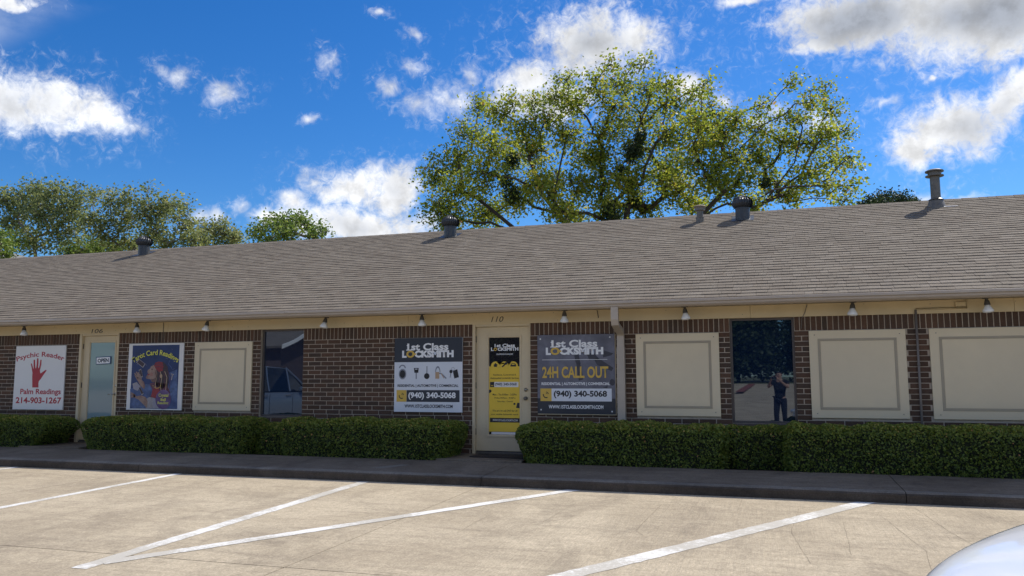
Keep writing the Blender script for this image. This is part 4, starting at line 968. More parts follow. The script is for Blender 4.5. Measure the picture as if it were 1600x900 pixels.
# ------------------------------------------------------------------ hedges
def hedge(label, x0, x1, y0, y1, zt, z0=-.09, dens=3600, seed=1, taper=(1, 1)):
    t = thing('hedge', label, 'hedge', ((x0 + x1) / 2, (y0 + y1) / 2, z0), 'clipped hedges along the front wall')
    lr = np.random.default_rng(seed); cx, cy = (x0 + x1) / 2, (y0 + y1) / 2; hx, hy, hz = (x1 - x0) / 2, (y1 - y0) / 2, zt - z0
    # sample the box faces: front, top, two ends, back
    areas = {'f': 2 * hx * hz, 't': 4 * hx * hy, 'l': 2 * hy * hz, 'r': 2 * hy * hz, 'k': 2 * hx * hz * .25}
    P = []; Nn = []
    for k, ar in areas.items():
        n = int(ar * dens); u = lr.uniform(-1, 1, n); w = lr.uniform(0, 1, n); z_ = np.zeros(n)
        if k == 'f': P.append(np.stack([u * hx, z_ - hy, w * hz], 1)); Nn.append(np.tile((0, -1, .25), (n, 1)))
        if k == 'k': P.append(np.stack([u * hx, z_ + hy, w * hz], 1)); Nn.append(np.tile((0, 1, .25), (n, 1)))
        if k == 't': P.append(np.stack([u * hx, (w * 2 - 1) * hy, z_ + hz], 1)); Nn.append(np.tile((0, 0, 1), (n, 1)))
        if k == 'l': P.append(np.stack([z_ - hx, u * hy, w * hz], 1)); Nn.append(np.tile((-1, 0, .25), (n, 1)))
        if k == 'r': P.append(np.stack([z_ + hx, u * hy, w * hz], 1)); Nn.append(np.tile((1, 0, .25), (n, 1)))
    P = np.concatenate(P); Nn = np.concatenate(Nn).astype(float)
    def shape(P):
        # rounded shoulders and ends, drawn in at the foot, uneven clipping
        q = P.copy(); r = .17
        ex = np.clip(np.abs(q[:, 0]) - (hx - r), 0, None); ey = np.clip(np.abs(q[:, 1]) - (hy - r), 0, None); ez = np.clip(q[:, 2] - (hz - r), 0, None)
        L = np.sqrt(ex ** 2 + ey ** 2 + ez ** 2); k = np.where(L > r, r / np.maximum(L, 1e-6), 1)
        q[:, 0] -= np.sign(q[:, 0]) * ex * (1 - k); q[:, 1] -= np.sign(q[:, 1]) * ey * (1 - k); q[:, 2] -= ez * (1 - k)
        foot = np.clip(1 - q[:, 2] / (hz * .75), 0, 1) ** 1.4
        q[:, 0] -= np.sign(q[:, 0]) * foot * np.where(np.abs(q[:, 0]) > hx - .35, (np.abs(q[:, 0]) - hx + .35) / .35, 0) * .20 * np.where(q[:, 0] < 0, taper[0], taper[1])
        q[:, 1] -= np.sign(q[:, 1]) * foot * .05 * (np.abs(q[:, 1]) > hy * .8)
        X = q[:, 0] + cx
        wob = .016 * np.sin(X * 5.1 + seed) + .012 * np.sin(X * 11.3 + seed * 2 + q[:, 2] * 7) + .010 * np.sin(q[:, 2] * 13 + X * 3)
        q[:, 2] += wob * np.clip(q[:, 2] / hz, 0, 1) * 1.0; q[:, 1] -= wob * 1.2
        return q
    Q = shape(P)
    depth = lr.exponential(.022, len(Q)) - .014
    depth += .014 * np.sin(Q[:, 0] * 23 + seed) * np.sin(Q[:, 2] * 31 + Q[:, 0] * 9)
    nu = Nn / np.linalg.norm(Nn, axis=1, keepdims=True)
    Q = Q - nu * depth[:, None]
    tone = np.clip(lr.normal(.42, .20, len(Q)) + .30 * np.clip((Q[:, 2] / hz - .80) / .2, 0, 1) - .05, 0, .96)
    tone[lr.random(len(Q)) < .004] = 1.0
    size = lr.uniform(.022, .040, len(Q))
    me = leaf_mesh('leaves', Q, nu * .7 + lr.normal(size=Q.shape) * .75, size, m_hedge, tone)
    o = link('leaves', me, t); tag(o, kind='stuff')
    # sprigs that escaped the shears
    g_ = MB()
    nx = max(int((x1 - x0) / .12), 4); v = []; f_ = []
    ring = [(-hy, 0.0), (-hy, hz * .45), (-hy, hz * .88), (-hy * .85, hz), (hy * .85, hz), (hy, hz * .88), (hy, 0.0)]
    pts = np.array([(-hx + 2 * hx * i / nx, yy, zz) for i in range(nx + 1) for yy, zz in ring])
    pts = shape(pts); pts[:, 0] *= (hx - .035) / hx; pts[:, 1] *= (hy - .035) / hy; pts[:, 2] = np.clip(pts[:, 2] - .035, 0, None)
    m = len(ring); g_.add([tuple(p) for p in pts], [(i * m + j, (i + 1) * m + j, (i + 1) * m + j + 1, i * m + j + 1) for i in range(nx) for j in range(m - 1)] + [tuple(range(m)), tuple(nx * m + j for j in range(m))[::-1]])
    g_.build('branches', m_core, t)
    return t
hedge('low clipped hedge in front of the palm reading sign', -17.6, -12.74, -.95, -.10, .47, seed=1, taper=(0, 2.2))
hedge('clipped hedge between the door of 106 and the first tinted window', -11.98, -8.42, -.98, -.12, .50, seed=2, taper=(1, .6))
hedge('short dark set back hedge below the first tinted window', -8.50, -7.65, -.66, -.12, .43, seed=3, taper=(0, 0))
hedge('clipped hedge below the pale padlock sign', -7.82, -4.72, -.98, -.12, .515, seed=4, taper=(.6, 1))
hedge('clipped hedge between the locksmith door and the second tinted window', -3.72, -.64, -.98, -.12, .515, seed=5, taper=(1, .4))
hedge('short dark set back hedge below the second tinted window', -.76, .26, -.62, -.12, .50, seed=6, taper=(0, 0))
hedge('long clipped hedge below the panels and conduit', .10, 6.4, -.98, -.12, .535, seed=7, taper=(0, 1))

# ------------------------------------------------------------------ trees
def tree(name, label, base, fork, blobs, mat, bark, tips=26, leaves=20, lsize=(.10, .17), tone_mu=.5, r0=.011, seed=1, group=None, mist=(), spread=.2, droop=.25, tone_sd=.2, limbs=None, cat='tree', shrink=1.0):
    lr = np.random.default_rng(seed); base = np.array(base, float); fork = np.array(fork, float)
    pos = []; par = []
    def node(p, q): pos.append(np.array(p, float)); par.append(q); return len(pos) - 1
    k = node(base, -1)
    for i in range(1, 6):
        t = i / 5; k = node(base + (fork - base) * t + lr.normal(size=3) * .10 * (t < 1) * np.array((1, 1, 0)), k)
    for L in (limbs or []):                                   # a few great limbs by hand
        kk = k
        for p in L: kk = node(p, kk)
    trunk_n = len(pos); tip_ids = []; tip_blob = []
    bl = sorted(blobs, key=lambda b: np.linalg.norm(np.array(b[:3]) - fork))
    for bi, b in enumerate(bl):
        c = np.array(b[:3]); A = np.array(pos); d = np.linalg.norm(A - c, axis=1)
        out = np.linalg.norm(A - fork, axis=1); low = np.clip(A[:, 2] - c[2], 0, None)
        cost = d + .32 * out + 1.2 * low; cost[:4] += 50
        j = int(cost.argmin()); p = pos[j]; n = max(2, int(np.linalg.norm(c - p) / .45)); kk = j
        for i in range(1, n + 1):
            t = i / n; q = p + (c - p) * t + np.array((0, 0, .14 * math.sin(math.pi * t))) * np.linalg.norm(c - p) * .5 + lr.normal(size=3) * .06 * (t < 1)
            kk = node(q, kk)
        last = kk; ids = [last, par[last]]
        m = max(5, int(tips * (b[3] / .6) ** 2))
        for _ in range(m):
            v = lr.normal(size=3); v /= np.linalg.norm(v); q = c + v * b[3] * shrink * (lr.random() ** .45) * np.array((1.05, 1.05, .95))
            j2 = min(ids, key=lambda i_: np.linalg.norm(pos[i_] - q)); mid = (pos[j2] + q) / 2 + lr.normal(size=3) * .07
            m1 = node(mid, j2); t1 = node(q, m1); ids.append(m1) if len(ids) < 9 else None; tip_ids.append(t1)
    A = np.array(pos); n = len(A); rad = np.zeros(n); ex = 2.4
    child = np.zeros(n)
    acc = np.zeros(n)
    for i in range(n - 1, -1, -1):
        r = max(acc[i], r0 ** ex * .5); rad[i] = r ** (1 / ex)
        if par[i] >= 0: acc[par[i]] += r
    t = thing(name, label, cat, tuple(base), group)
    V = []; LP = []
    cosw = [(math.cos(2 * math.pi * k / 5), math.sin(2 * math.pi * k / 5)) for k in range(5)]
    for i in range(n):
        j = par[i]
        if j < 0: continue
        p, q = A[j] - base, A[i] - base; d = q - p; L = np.linalg.norm(d)
        if L < 1e-5: continue
        d /= L; u = np.cross(d, (0, 0, 1.0) if abs(d[2]) < .9 else (1.0, 0, 0)); u /= np.linalg.norm(u); w = np.cross(d, u)
        r1 = min(rad[j], rad[i] * 1.35); r2 = rad[i]; s = len(V); ns = 5
        for c_, s_ in cosw: V.append(p + (u * c_ + w * s_) * r1)
        for c_, s_ in cosw: V.append(q + d * r2 * .3 + (u * c_ + w * s_) * r2)
        for k in range(ns): LP += [s + k, s + (k + 1) % ns, s + ns + (k + 1) % ns, s + ns + k]
    me = raw_mesh('trunk', np.array(V), LP, 4, bark); me.polygons.foreach_set('use_smooth', [True] * len(me.polygons))
    link('trunk', me, t)
    tp = A[tip_ids] - base
    # leaves in little sprays round every twig end
    rep = np.repeat(np.arange(len(tp)), leaves); pp = tp[rep] + lr.normal(size=(len(rep), 3)) * spread * np.array((1, 1, .8))
    pp[:, 2] -= np.abs(lr.normal(size=len(rep))) * .05
    cl_tone = lr.normal(0, .10, len(tp))[rep]
    tone = np.clip(lr.normal(tone_mu, tone_sd, len(rep)) + cl_tone, 0, .97); tone[lr.random(len(rep)) < .006] = 1
    nr = lr.normal(size=(len(rep), 3)) * .75 + np.array((0, -.15, .75)); 
    me = leaf_mesh('crown', pp, nr, lr.uniform(lsize[0], lsize[1], len(rep)), mat, tone, fold=droop)
    o = link('crown', me, t); tag(o, kind='stuff')
    for b in mist:                                            # dense round growths of mistletoe
        nn = int(1500 * b[3] ** 2 / .16); v = lr.normal(size=(nn, 3)); v /= np.linalg.norm(v, axis=1, keepdims=True)
        q = np.array(b[:3]) - base + v * b[3] * 1.2 * (lr.random((nn, 1)) ** .6) * np.array((.95, .95, 1.1))
        me = leaf_mesh('mistletoe', q, v + lr.normal(size=(nn, 3)) * .6, lr.uniform(.05, .10, nn), m_mistle, lr.random(nn))
        o = link('mistletoe', me, t); tag(o, kind='stuff')
    return t

MAIN = [(-10.68,12.64,6.91,.75),(-11.62,14.23,8.73,.71),(-10.25,13.32,7.71,.77),(-10.86,14.54,9.36,.71),(-10.4,14.65,10.32,.62),(-8.72,11.74,7.88,.71),(-8.4,11.47,8.74,.62),(-10.43,15.75,11.67,.5),(-8.5,12.75,10.13,.53),(-8.12,12.62,10.49,.39),(-9.4,16.58,9.77,.75),(-8.16,13.85,9.86,.63),(-8.36,15.75,11.57,.44),(-7.34,13.88,10.13,.58),(-7.83,14.72,9.37,.74),(-6.89,12.18,7.41,.71),(-8.8,14.7,7.67,.79),(-10.22,15.91,7.41,.83),(-6.94,14.12,11.1,.5),(-6.86,15.25,12.09,.42),(-6.43,14.89,10.95,.6),(-6.01,11.73,8.91,.61),(-6.2,15.34,9.16,.7),(-6.25,14.47,7.89,.72),(-5.31,12.97,10.85,.51),(-4.5,11.56,10.98,.32),(-4.97,15.9,11.97,.57),(-4.84,13.86,10.43,.57),(-5.32,15.14,10.08,.64),(-4.26,15.97,12.64,.38),(-3.92,15.11,11.33,.59),(-4.33,16.19,10.78,.71),(-3.05,13.45,10.87,.42),(-3.2,15.56,10.82,.64),(-3.12,13.71,9.21,.68),(-4.36,16.27,9.6,.75),(-2.34,15.97,11.21,.46),(-1.71,11.91,10.15,.24),(-1.95,12.11,9.03,.51),(-2.1,12.53,8.25,.68),(-3.36,16.42,8.83,.84),(-4.21,13.67,7.66,.72),(-2.85,14.66,7.45,.78),(-1.67,12.97,7.4,.68),(-1.5,14.04,9.04,.55),(-.85,13.41,9.32,.41),(-1.08,13.22,8.14,.65),(-.96,14.44,7.48,.72),(-.16,14.44,10.11,.34),(-.2,16.1,9.86,.54),(-.32,14.95,8.64,.64),(.06,16.23,8.04,.67),(.52,15.85,9.26,.61),(.93,16.55,11.51,.27),(1.03,14.89,9.69,.47),(1.31,12.25,9.32,.34),(2.03,15.88,10.91,.35),(2.24,16.42,10.39,.4),(1.35,16.1,9.14,.57),(1.86,14.36,8.91,.49),(2.5,15.11,9.18,.38),(2.4,12.5,7.64,.34),(2.11,15.72,8.41,.51),(1.14,14.38,7.72,.53),(1.69,12.88,6.91,.42),(2.29,11.73,6.6,.29),(.66,15.84,7.34,.61),(2.52,16.55,7.14,.35),(-.52,11.86,6.27,.49),(-2.3,15.56,7.05,.58),(-5.06,13.53,6.82,.55),(-6.25,12.18,6.52,.62),(-10.56,12.93,6.62,.49),(-4.05,15.4,7.13,.63)]
MAIN += [(-1.6,14.5,10.0,.5),(-1.3,14.2,9.3,.55),(-2.2,14.8,9.9,.5),(-5.4,14.8,8.1,.7),(-5.6,15.2,9.2,.6),(-5.3,15.2,7.3,.65),(-6.9,15.2,7.0,.7),(-3.4,15.4,8.2,.6),(-7.6,15.4,8.4,.6)]
MIST = [(-8.71,14.45,8.97,.26),(-8.63,13.45,8.0,.24),(-8.57,14.14,7.65,.30),(-4.94,13.45,6.52,.36),(-4.30,14.26,8.82,.34),(-3.98,13.8,9.21,.22),(-4.76,14.46,8.33,.24),(-4.4,14.4,7.7,.26),(-4.3,14.3,7.2,.25),(-.05,14.58,7.5,.18)]
LIMBS = [[(-5.6, 14.0, 5.4), (-6.6, 14.1, 6.4), (-7.5, 14.1, 7.6), (-8.0, 14.2, 9.0), (-8.2, 14.3, 10.2)], [(-4.7, 14.1, 5.6), (-4.5, 14.2, 7.0), (-4.45, 14.3, 8.4), (-4.2, 14.5, 9.6), (-3.8, 14.8, 10.8)],
         [(-3.6, 14, 5.3), (-2.2, 13.9, 6.3), (-1.3, 13.9, 7.2), (-.7, 14.1, 8.4)], [(-3.4, 14.3, 5.0), (-1.6, 14.6, 6.0), (-.1, 14.7, 6.9), (.9, 14.9, 8.2), (1.2, 15.0, 9.4)], [(-6.4, 13.8, 5.2), (-8.2, 13.6, 6.2), (-9.6, 13.6, 7.4)]]
tree('sycamore_tree', 'broad yellow green tree towering over the middle of the roof', (-4.9, 14, -.3), (-4.85, 14, 4.2), MAIN, m_leaf, m_bark, tips=22, leaves=34, lsize=(.06, .150), tone_mu=.56, tone_sd=.18, spread=.21, shrink=.95, seed=5, mist=MIST, limbs=LIMBS)
tree('oak_tree', 'tall grey green tree at the edge behind the neighbouring roof', (-41.5, 24, -.3), (-41.5, 24, 6), [(-44.21,24.01,12.22,1.02),(-43.82,25.2,12.86,.88),(-40.16,23.54,12.22,.91),(-40.16,22.98,10.76,1.12),(-44.1,24.24,10.86,1.1),(-38.14,22.88,10.79,.88),(-38.7,23.27,9.58,.97),(-41.68,23.78,9.46,.99),(-42.25,24.27,12.73,.55),(-37.83,23.17,11.96,.52),(-42.5, 24, 11.6, .9),(-38.6,23.5,11.4,.7)], m_oak, m_bark2, tips=17, leaves=17, lsize=(.12, .24), spread=.30, shrink=.95, seed=7)
tree('shrubby_tree', 'low yellow green bush beside the neighbouring roof', (-40, 20, -.3), (-39.9, 20, 5), [(-38.28,18.9,8.57,.54),(-39.73,20.88,8.76,.5),(-38.79,19.55,8.08,.48),(-42.15,21.1,9.04,.8),(-38.0,18.6,8.2,.4)], m_lime, m_bark2, tips=26, leaves=16, lsize=(.12, .2), seed=8)
tree('oak_tree', 'wide open tree with gaps behind the first turbine', (-37, 27, -.3), (-37, 27, 6), [(-41.55,27.95,13.09,.67),(-40.67,26.71,11.11,.89),(-39.17,26.9,12.28,.72),(-39.68,27.05,10.29,.97),(-38.76,27.35,11.11,1.05),(-36.95,27.23,11.58,1.04),(-38.16,27.14,12.46,.72),(-36.74,27.29,13.0,.4),(-36.23,28.06,11.9,.97),(-35.94,27.02,10.27,1.02),(-33.66,26.83,10.49,.93),(-35.04,27.53,11.91,.63),(-33.09,26.37,11.62,.38),(-32.65,26.52,9.41,.84),(-38.68,28.15,9.8,.98),(-34.6,26.8,9.2,.9)], m_oak, m_bark2, tips=16, leaves=17, lsize=(.12, .24), spread=.28, shrink=.92, tone_mu=.62, seed=9)
tree('small_tree', 'small olive tree between the wide tree and the lime green tree', (-32, 29, -.3), (-32, 29, 6), [(-33.33,29.05,10.47,.81),(-32.18,29.12,10.21,.8),(-32.78,27.83,9.43,.86),(-31.21,28.8,9.7,.55),(-32.75,29.19,11.07,.32),(-31.6,28.6,9.2,.6)], m_oak, m_bark2, tips=24, leaves=15, lsize=(.14, .22), spread=.24, tone_mu=.7, seed=10)
tree('small_tree', 'lime green round tree in front of the big white cloud', (-23.4, 23, -.3), (-23.4, 23, 5), [(-24.63,21.85,8.69,.59),(-24.68,23.28,9.35,.61),(-23.74,23.32,9.51,.6),(-22.99,21.94,8.44,.71),(-22.76,23.31,9.17,.53),(-21.76,22.92,8.71,.46),(-25.15,23.43,8.48,.54),(-21.95,22.65,8.27,.45),(-23.6,22.5,8.9,.6)], m_lime, m_bark2, tips=26, leaves=16, lsize=(.12, .2), spread=.22, seed=12)
tree('oak_tree', 'dark low tree showing over the ridge beside the tall flue', (7, 40, -.3), (7, 40, 7), [(6.05,40.5,11.95,.5),(6.96,40.57,12.02,.58),(7.59,38.85,11.53,.5),(6.21,38.95,11.34,.55),(8.34,40.42,11.65,.34),(5.4,40.2,11.4,.5),(8.0,39.8,11.2,.6)], m_mistle, m_bark, tips=40, leaves=22, lsize=(.12, .2), spread=.22, tone_mu=.6, seed=13)
tree('shrubby_tree', 'yellowish bushes low behind the roof before the wide tree', (-42, 30, -.3), (-42, 30, 6), [(-45.1,31.11,10.26,.98),(-41.16,29.4,9.62,.85),(-45.21,29.9,9.9,.87),(-43.4,30.4,9.9,.9)], m_lime, m_bark2, tips=24, leaves=15, lsize=(.15, .24), seed=14)
# across the road, mirrored in the tinted panes
proto = None
for i in range(12):
    x = -68 + i * 8.2 + random.uniform(-1.5, 1.5); y = -70 - random.uniform(0, 8); s = random.uniform(.9, 1.25)
    if proto is None:
        bb = [(math.cos(a) * r_, math.sin(a) * r_ * .8, zz, 1.7) for zz, r_ in ((2.2, 3.2), (4.2, 3.5), (6.3, 3.0), (8.2, 1.6)) for a in np.linspace(0, 6.28, 7)[:-1] + zz] + [(0, 0, 5, 2.0), (0, 0, 9.2, 1.3), (0, 0, 3, 2)]
        proto = tree('street_tree', '', (0, 0, 0), (0, 0, 2), bb, m_mistle, m_bark, tips=9, leaves=13, lsize=(.28, .5), spread=.45, seed=21)
        o = proto
    else: o = copy_tree(proto)
    o.location = (x, y, .6); o.rotation_euler.z = random.random() * 6; o.scale = (s, s, s)
    tag(o, 'dark bushy tree across the road mirrored in the tinted panes', 'tree', 'trees across the road')

# ------------------------------------------------------------------ neighbouring house behind the trees' foot
t = thing('neighbour_house', 'grey shingled roof corner of a house past the end of the ridge', 'house', (-48, 27, -.3))
q = MB(); q.box(-6, 3.4, -4, 4, 0, 8.3); q.build('wall', m_frieze, t)
q = MB(); q.add([(-7, -5, 8.3), (4.2, -5, 8.3), (4.2, 5, 8.3), (-7, 5, 8.3), (-2.4, 0, 10.1), (-.6, 0, 10.1)], [(0, 1, 5, 4), (1, 2, 5), (2, 3, 4, 5), (3, 0, 4), (3, 2, 1, 0)]); rf = q.build('roof', M('grey_shingles', (.20, .20, .19), .95, .2, 4), t)
q = MB()
for k in range(14):
    a = k / 14; y = -5 + 5 * a; x0 = -7 + 4.6 * a; x1 = 4.2 - 4.8 * a; zz = 8.3 + 1.8 * a; q.box(x0, x1, y - .02, y + .05, zz, zz + .035)
o = q.build('shingle_course', M('grey_shingle_edge', (.16, .16, .155), .95, .2, 4), rf); tag(o, kind='stuff')

# ------------------------------------------------------------------ cars
m_carw = M('white_car_paint', (.80, .81, .82), .25, .01, 2, spec=.5, coat=1.0)
m_cars = M('silver_car_paint', (.20, .235, .29), .28, .02, 2, spec=.5, coat=1.0, metal=.3)
m_carg = glass('car_glass', (.01, .012, .015), 1.6, .02)
m_tyre = M('tyre_rubber', (.02, .02, .02), .85, .2, 20)
m_rim = M('alloy_rim', (.45, .45, .46), .3, .05, 20, metal=.9)
m_lens = M('headlight_lens', (.55, .57, .60), .1, .1, 20, spec=.8, coat=1)
m_tail = M('tail_light_lens', (.30, .01, .015), .15, .1, 20, coat=1)
def car(name, label, paint, loc, heading, L, Wd, st, gh, wheel_r, cat='car'):
    """st: stations along the length (x, top, shoulder, half width, bottom); gh: greenhouse stations (x, z_base, z_top, w_base, w_top)"""
    t = thing(name, label, cat, loc, None, heading)
    v = []; m = None
    for x, zt, zs, w, zb in st:
        s = [(0, zt), (.45 * w, zt - .006), (.78 * w, zt - .030), (.93 * w, zs), (w, zs - .13), (w, .42), (.97 * w, .28), (.90 * w, zb), (0, zb)]
        ring = [(x, y, zz) for y, zz in s] + [(x, -y, zz) for y, zz in s[-2:0:-1]]; m = len(ring); v += ring
    n = len(st); f = [(i * m + j, (i + 1) * m + j, (i + 1) * m + (j + 1) % m, i * m + (j + 1) % m) for i in range(n - 1) for j in range(m)]
    f += [tuple(range(m)), tuple((n - 1) * m + j for j in range(m))[::-1]]
    q = MB(); q.add(v, f); b = q.build('body', paint, t, smooth=True)
    sm = b.modifiers.new('s', 'SUBSURF'); sm.levels = 2; sm.render_levels = 2
    # greenhouse
    G = []
    for x, z0, z1, w0, w1 in gh: G.append([(x, -w0, z0), (x, -w1, z1), (x, w1, z1), (x, w0, z0)])
    rf_ = MB(); 
    for a, c in zip(G[1:-1], G[2:-1]):
        rf_.add([(a[1][0], a[1][1] * 1.02, a[1][2]), (c[1][0], c[1][1] * 1.02, c[1][2]), (c[1][0], 0, c[1][2] + .035), (a[1][0], 0, a[1][2] + .035), (a[2][0], a[2][1] * 1.02, a[2][2]), (c[2][0], c[2][1] * 1.02, c[2][2])], [(0, 1, 2, 3), (3, 2, 5, 4)])
    o = rf_.build('roof', paint, t, smooth=True); sd = o.modifiers.new('t', 'SOLIDIFY'); sd.thickness = .03
    for sgn, k0, k1 in ((1, 0, 1), (1, 3, 2)):
        for i, (a, c) in enumerate(zip(G, G[1:])):
            w_ = MB(); w_.add([a[k0], c[k0], c[k1], a[k1]], [(0, 1, 2, 3)]); o = w_.build('side_window', m_carg, t)
            pl_ = MB(); pl_.tube([c[k0], c[k1]], .03, 6); pl_.build('pillar', paint, t)
    a, c = G[0], G[1]; w_ = MB(); w_.add([a[0], a[3], c[2], c[1]], [(0, 1, 2, 3)]); w_.build('rear_window', m_carg, t)
    a, c = G[-1], G[-2]; w_ = MB(); w_.add([a[0], a[3], c[2], c[1]], [(3, 2, 1, 0)]); w_.build('windshield', m_carg, t)
    for k in (0, 3):
        pl_ = MB(); pl_.tube([G[-1][k], G[-2][1 if k == 0 else 2]], .03, 6); pl_.build('pillar', paint, t)
    for sx_ in (L * .29, -L * .29):
        for sy in (1, -1):
            w_ = MB(); w_.lathe([(wheel_r * .62, .10), (wheel_r * .95, .10), (wheel_r, .06), (wheel_r, -.10)], (sx_, sy * (Wd / 2 - .10), wheel_r), 24, (0, sy, 0)); wo_ = w_.build('wheel', m_tyre, t, smooth=True)
            w_ = MB(); w_.lathe([(wheel_r * .60, .08), (wheel_r * .62, .104), (wheel_r * .3, .09), (.03, .11)], (sx_, sy * (Wd / 2 - .10), wheel_r), 24, (0, sy, 0)); w_.build('rim', m_rim, wo_, smooth=True)
            w_ = MB(); w_.lathe([(wheel_r * 1.13, .0), (wheel_r * 1.13, .113)], (sx_, sy * (Wd / 2 - .10), wheel_r + .01), 24, (0, sy, 0)); w_.build('wheel_arch', m_ink, t)
    zf = st[-2][2]
    for sy in (1, -1):
        q = MB(); q.bbox(L / 2 - .42, L / 2 - .06, sy * (Wd / 2 - .26) - .15, sy * (Wd / 2 - .26) + .15, zf - .17, zf - .04, .05); q.build('headlight', m_lens, t, smooth=True)
        q = MB(); q.bbox(-L / 2 + .03, -L / 2 + .2, sy * (Wd / 2 - .24) - .16, sy * (Wd / 2 - .24) + .16, .72, .88, .04); q.build('tail_light', m_tail, t, smooth=True)
        q = MB(); q.bbox(.55, .72, sy * (Wd / 2 + .08) - .09, sy * (Wd / 2 + .08) + .09, gh[0][1], gh[0][1] + .13, .03); q.build('wing_mirror', paint, t, smooth=True)
        for hx_ in (.10, -.85):
            q = MB(); q.bbox(hx_ - .11, hx_ + .11, sy * (Wd / 2 + .012) - .018, sy * (Wd / 2 + .012) + .018, gh[0][1] - .13, gh[0][1] - .095, .01); q.build('door_handle', m_rim, t, smooth=True)
            q = MB(); q.box(hx_ + .2, hx_ + .208, sy * (Wd / 2 - .001) - .004, sy * (Wd / 2 - .001) + .004, .30, gh[0][1] - .06); q.build('door_seam', m_ink, t)
    q = MB(); q.bbox(L / 2 - .14, L / 2 + .005, -.5, .5, zf - .34, zf - .17, .03); q.build('grille', m_ink, t, smooth=True)
    q = MB(); q.bbox(L / 2 - .14, L / 2 + .012, -.72, .72, .25, .36, .03); q.build('lower_grille', m_ink, t, smooth=True)
    return t
sedan = [(-2.40, .86, .80, .66, .40), (-2.34, .95, .88, .80, .28), (-1.9, 1.01, .93, .89, .20), (-1.0, 1.00, .94, .91, .19), (0, .98, .93, .915, .19), (.9, .965, .92, .915, .19), (1.5, .93, .88, .91, .20), (1.95, .875, .82, .88, .22), (2.25, .80, .74, .80, .26), (2.38, .70, .64, .68, .32)]
sgh = [(-1.75, .98, 1.0, .76, .72), (-1.0, .96, 1.38, .80, .60), (-.1, .95, 1.43, .82, .60), (.35, .94, 1.40, .82, .58), (1.10, .93, .955, .78, .74)]
car('white_car', 'white car with only its smooth hood corner in view by the camera', m_carw, (2.54, -8.12, lot_z(-8.12)), R(-134.6), 4.8, 1.84, sedan, sgh, .33)
suv = [(-2.5, .95, .90, .78, .45), (-2.45, 1.10, 1.02, .90, .35), (-2.0, 1.17, 1.10, .96, .27), (-.5, 1.17, 1.11, .98, .26), (.8, 1.16, 1.10, .98, .26), (1.4, 1.13, 1.06, .97, .27), (2.1, 1.06, .98, .94, .30), (2.42, .94, .86, .86, .34), (2.50, .80, .72, .74, .42)]
suvg = [(-2.40, 1.13, 1.15, .86, .84), (-2.1, 1.13, 1.78, .88, .74), (-.6, 1.13, 1.84, .90, .76), (.25, 1.13, 1.80, .90, .74), (1.15, 1.12, 1.15, .86, .82)]
car('silver_suv', 'silver SUV mirrored in the first tinted window', m_cars, (-14.7, -8.2, lot_z(-8.2)), R(-80), 5.0, 1.96, suv, suvg, .39, 'suv')

# ------------------------------------------------------------------ tan gabled house across the road, mirrored in the first window
t = thing('gabled_house', 'brown gabled house with white rake boards mirrored in a tinted window', 'house', (-29, -27, -.4))
q = MB(); q.add([(-5, -4, 0), (5, -4, 0), (5, 4, 0), (-5, 4, 0), (-5, -4, 3.4), (5, -4, 3.4), (5, 4, 3.4), (-5, 4, 3.4), (5, 0, 4.7), (-5, 0, 4.7)], [(0, 1, 5, 4), (1, 2, 6, 8, 5), (2, 3, 7, 6), (3, 0, 4, 9, 7)]); q.build('wall', M('brown_siding', (.085, .06, .055), .8, .2, 3), t)
q = MB(); q.add([(-5.4, -4.5, 3.24), (5.4, -4.5, 3.24), (5.4, 0, 4.72), (-5.4, 0, 4.72), (5.4, 4.5, 3.24), (-5.4, 4.5, 3.24)], [(0, 1, 2, 3), (3, 2, 4, 5)]); o = q.build('roof', m_felt, t); sd = o.modifiers.new('t', 'SOLIDIFY'); sd.thickness = .12
for sy in (1, -1):
    q = MB(); q.add([(5.42, sy * 4.55, 3.10), (5.42, 0, 4.60), (5.42, 0, 4.80), (5.42, sy * 4.55, 3.30), (5.46, sy * 4.55, 3.10), (5.46, 0, 4.60), (5.46, 0, 4.80), (5.46, sy * 4.55, 3.30)], [(4, 5, 6, 7), (0, 3, 2, 1), (0, 1, 5, 4), (2, 3, 7, 6)]); q.build('rake_board', m_letter, t)

# ------------------------------------------------------------------ the photographer (mirrored in the second tinted window)
m_skin = M('skin', (.40, .24, .17), .55, .06, 20)
m_tee = M('black_cotton', (.012, .013, .016), .9, .15, 20)
m_jean = M('dark_jeans', (.014, .017, .026), .9, .2, 30)
m_hairb = M('black_hair', (.012, .01, .009), .6, .2, 40)
m_shoe = M('grey_trainers', (.12, .12, .125), .7, .1, 20)
gz = lot_z(-12.8)
fw = Vector((CF.x, CF.y, 0)).normalized(); rt = Vector((fw.y, -fw.x, 0))
def BP(r, f_, z): return Vector((0, -12.50, gz)) + rt * r + fw * f_ + Vector((0, 0, z))
ph = CAM.z - gz
def skinned(name, nodes, edges, radii, mat, parent, root=0, sub_=2):
    me = bpy.data.meshes.new(name); me.from_pydata([tuple(p - parent.location) for p in nodes], edges, []); me.materials.append(mat)
    o = link(name, me, parent); sk = o.modifiers.new('skin', 'SKIN'); sk.use_smooth_shade = True
    for i, r_ in enumerate(radii): me.skin_vertices[0].data[i].radius = (r_, r_) if not isinstance(r_, tuple) else r_
    me.skin_vertices[0].data[root].use_root = True
    s_ = o.modifiers.new('sub', 'SUBSURF'); s_.levels = sub_; s_.render_levels = sub_
    return o
person = thing('person', 'person in black clothes holding up a phone mirrored in the second tinted window', 'person', tuple(BP(0, -.52, 0)))
N_ = []; E_ = []; Rr = []
def nd(p, r_, q=None):
    N_.append(p); Rr.append(r_)
    if q is not None: E_.append((q, len(N_) - 1))
    return len(N_) - 1
b0 = -.50
